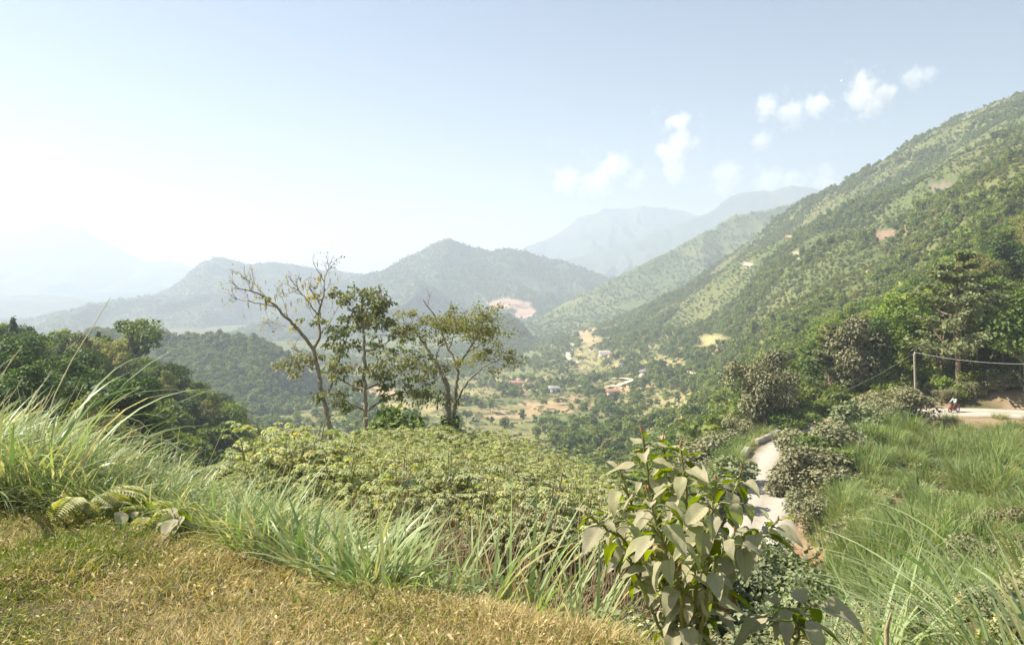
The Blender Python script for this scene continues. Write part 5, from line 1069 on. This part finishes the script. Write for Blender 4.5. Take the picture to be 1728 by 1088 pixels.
for s in (-1, 1):
    for k in range(5):
        mb = MB(); a = k * .25 - .5; x0 = .50; y0 = (.27 - .03 * (k - 2) * .8) * s; tube(mb, curve([(x0, y0, 1.01), (x0 + .05, y0, 1.02), (x0 + .07, y0, .99), (x0 + .04, y0, .975)], 3), [.011] * 7 if False else .011, 5, cap=True); obj('finger', mb.mesh('finger', [M['skin']], True), rider)

# ------------------------------------------------------------------ houses in the valley
def house(px, py, wd, dp, h, wallm, roofm, label, rz=.3, dY=0):
    Y = find_Y(px, py) + dY; c = on(px, Y); zb = min(height(c[0] + a, c[1] + b) for a in (-wd / 2, wd / 2) for b in (-dp / 2, dp / 2)); zt = c[2]
    o = thing('house', (c[0], c[1], float(zt)), label, 'house', None, rz); mb = MB(); lo = float(zb - zt) - .5; box(mb, (0, 0, (h + lo) / 2), (wd, dp, h - lo)); obj('wall', mb.mesh('wall', [M[wallm]]), o)
    mb = MB(); e = .6; rh = dp * .32; v = np.array([[-wd / 2 - e, -dp / 2 - e, h - .2], [wd / 2 + e, -dp / 2 - e, h - .2], [wd / 2 + e, dp / 2 + e, h - .2], [-wd / 2 - e, dp / 2 + e, h - .2], [-wd / 2 - e, 0, h + rh], [wd / 2 + e, 0, h + rh]])
    v2 = v - np.array([0, 0, .18]); V_ = np.concatenate([v, v2]); mb.add(V_, np.array([[0, 1, 5, 4], [2, 3, 4, 5], [7, 6, 10, 11], [9, 8, 11, 10], [0, 6, 7, 1], [2, 8, 9, 3]])); mb.add(V_, np.array([[3, 0, 4], [1, 2, 5]])); obj('roof', mb.mesh('roof', [M[roofm]]), o)
    mb = MB(); box(mb, (wd * .12, -dp / 2 - .02, 1.05), (1.1, .1, 2.1)); obj('door', mb.mesh('door', [M['hole']]), o)
    for a in (-.3, .36):
        mb = MB(); box(mb, (wd * a, -dp / 2 - .02, 1.6), (1.2, .1, 1.1)); obj('window', mb.mesh('window', [M['hole']]), o)
for a in [(872, 658, 7, 5.5, 5.2, 'wall', 'roof_red', 'small pinkish two storey house at the left end of the valley village', .2), (924, 662, 7, 5, 3.0, 'wall', 'white', 'white roofed house beside the valley lane', -.2), (936, 663, 6, 5, 3, 'wall', 'roof_grey', 'grey roofed house right of the white roofed one', .4),
          (1022, 601, 11, 6, 3.2, 'wall', 'white', 'house with white and reddish roof above the tree belt', .1), (1032, 603, 6, 5, 3, 'wall', 'roof_red', 'red roofed annex right of the house above the tree belt', .1), (946, 545, 13, 8, 3.4, 'wall', 'white', 'lone long white roofed building high in the valley', 0.1),
          (1101, 617, 4, 4, 3, 'wall', 'white', 'tiny white hut among trees right of the village', .5), (1052, 620, 7, 5, 3, 'wall', 'roof_grey', 'grey house half hidden by the tree belt', -.3), (985, 661, 7, 5, 3, 'wall', 'roof_grey', 'low grey house under the terraces', .2), (1090, 634, 8, 5, 3, 'wall', 'roof_grey', 'grey roofed house near the upper lane', .6),
          (1034, 680 - 12, 7, 5, 2.8, 'wall', 'roof_red', 'brown roofed house on the tan terrace', .3)]: house(*a)

# ------------------------------------------------------------------ clouds and moon
def cloud(label, blobs, Y, seed, dens):
    """soft cumulus: a heap of overlapping puffs filled with a thin volume"""
    rs = np.random.RandomState(seed); m, t = newmat('cloud'); out = N(t, 'ShaderNodeOutputMaterial'); pv = N(t, 'ShaderNodeVolumePrincipled'); pv.inputs['Color'].default_value = (1, 1, 1, 1); pv.inputs['Anisotropy'].default_value = .2
    pts = np.array([[*P(a, b, Y), 1.3 * r * Y / F] for a, b, r in blobs]); pts[:, 1] += rs.normal(size=len(pts)) * pts[:, 3] * .4; c = pts[:, :3].mean(0); lo = (pts[:, :3] - pts[:, 3:4]).min(0) - c; hi = (pts[:, :3] + pts[:, 3:4]).max(0) - c
    tc = N(t, 'ShaderNodeTexCoord'); cur = None
    for q in pts:                                   # density falls off softly from the middle of every puff
        vm = N(t, 'ShaderNodeVectorMath', operation='DISTANCE'); vm.inputs[1].default_value = tuple(q[:3] - c); t.links.new(tc.outputs['Object'], vm.inputs[0])
        mr = N(t, 'ShaderNodeMapRange'); mr.inputs['From Min'].default_value = q[3]; mr.inputs['From Max'].default_value = q[3] * .2; t.links.new(vm.outputs['Value'], mr.inputs['Value'])
        if cur is None: cur = mr.outputs[0]
        else: mx = N(t, 'ShaderNodeMath', operation='MAXIMUM'); t.links.new(cur, mx.inputs[0]); t.links.new(mr.outputs[0], mx.inputs[1]); cur = mx.outputs[0]
    no = N(t, 'ShaderNodeTexNoise'); no.inputs['Scale'].default_value = 1 / 200; no.inputs['Detail'].default_value = 6; no.inputs['Roughness'].default_value = .62; t.links.new(tc.outputs['Object'], no.inputs['Vector'])
    a1 = N(t, 'ShaderNodeMath', operation='MULTIPLY_ADD'); a1.inputs[1].default_value = 4.2; a1.inputs[2].default_value = -2.6; t.links.new(no.outputs['Fac'], a1.inputs[0]); a2 = N(t, 'ShaderNodeMath', operation='MULTIPLY_ADD'); a2.inputs[1].default_value = 1.5; t.links.new(cur, a2.inputs[0]); t.links.new(a1.outputs[0], a2.inputs[2])
    mr = N(t, 'ShaderNodeMapRange'); mr.inputs['From Min'].default_value = .0; mr.inputs['From Max'].default_value = .8; mr.inputs['To Max'].default_value = dens; t.links.new(a2.outputs[0], mr.inputs['Value']); t.links.new(mr.outputs[0], pv.inputs['Density']); t.links.new(pv.outputs[0], out.inputs['Volume'])
    mb = MB(); box(mb, (lo + hi) / 2, hi - lo); o = obj('cloud', mb.mesh('cloud', [m]), None, tuple(c), label=label, category='cloud'); return o
CL = [('white cloud heap touching the far ridge, left end of the row', [(955, 308, 26), (990, 312, 22), (1030, 282, 26), (1045, 272, 22), (1015, 305, 26), (1070, 308, 20)], .0035),
      ('tall narrow cloud tower, tallest in the row', [(1145, 212, 24), (1152, 235, 26), (1135, 262, 26), (1145, 290, 22), (1120, 250, 18)], .0045),
      ('wide low cloud left of the brightest puff', [(1298, 180, 24), (1340, 190, 26), (1375, 180, 24), (1390, 176, 18), (1320, 192, 20)], .004),
      ('bright ragged cloud high on the right', [(1466, 140, 26), (1455, 165, 26), (1490, 165, 24), (1472, 180, 22)], .0055),
      ('small faint cloud nearest the right edge', [(1545, 128, 22), (1560, 130, 16)], .003),
      ('tiny cloud under the wide one', [(1287, 237, 18), (1275, 238, 12)], .003),
      ('faint cloud bank just above the right ridge', [(1230, 290, 30), (1300, 306, 30), (1340, 310, 26), (1400, 302, 28), (1225, 318, 26)], .0025),
      ('faint cloud at the left edge of the sky', [(60, 260, 24), (85, 262, 18)], .003)]
for k, (lb, bl, dn_) in enumerate(CL): cloud(lb, bl, 12500, 900 + k, dn_ * .95)
mp = P(1421, 137, 16000); me = MB(); a = np.linspace(-1.57, 1.57, 13); tube(me, np.stack([0 * a, 0 * a, 28 * np.sin(a)], 1), 28 * np.cos(a) + .01, 16, cap=True); obj('moon', me.mesh('moon', [M['moon']], True), None, tuple(mp), label='tiny pale daytime moon left of the bright ragged cloud', category='moon')

# ------------------------------------------------------------------ labels that single out each member of a group
ORD = 'leftmost,second,third,fourth,fifth,sixth,seventh,eighth,ninth,tenth,eleventh,twelfth,thirteenth,fourteenth,fifteenth,sixteenth,seventeenth,eighteenth,nineteenth,twentieth'.split(',')
bpy.context.view_layer.update(); seen = {}
for o in COL.objects:
    if o.parent is None and 'label' in o and 'group' in o: seen.setdefault((o['group'], o['label']), []).append(o)
for (g, lb), os_ in seen.items():
    if len(os_) < 2: continue
    q = [(HY - F * o.location.z / o.location.y, CX + F * o.location.x / o.location.y, o) for o in os_]; q.sort(key=lambda a: -a[0]); nr = max(1, math.ceil(len(q) / 18)); per = math.ceil(len(q) / nr)
    for k in range(nr):
        row = sorted(q[k * per:(k + 1) * per], key=lambda a: a[1]); rn = '' if nr == 1 else (', lowest row' if k == 0 else ', %s row up' % ORD[k])
        for i, a in enumerate(row): a[2]['label'] = '%s, %s%s%s' % (lb, ORD[i], '' if i == 0 else ' from left', rn)
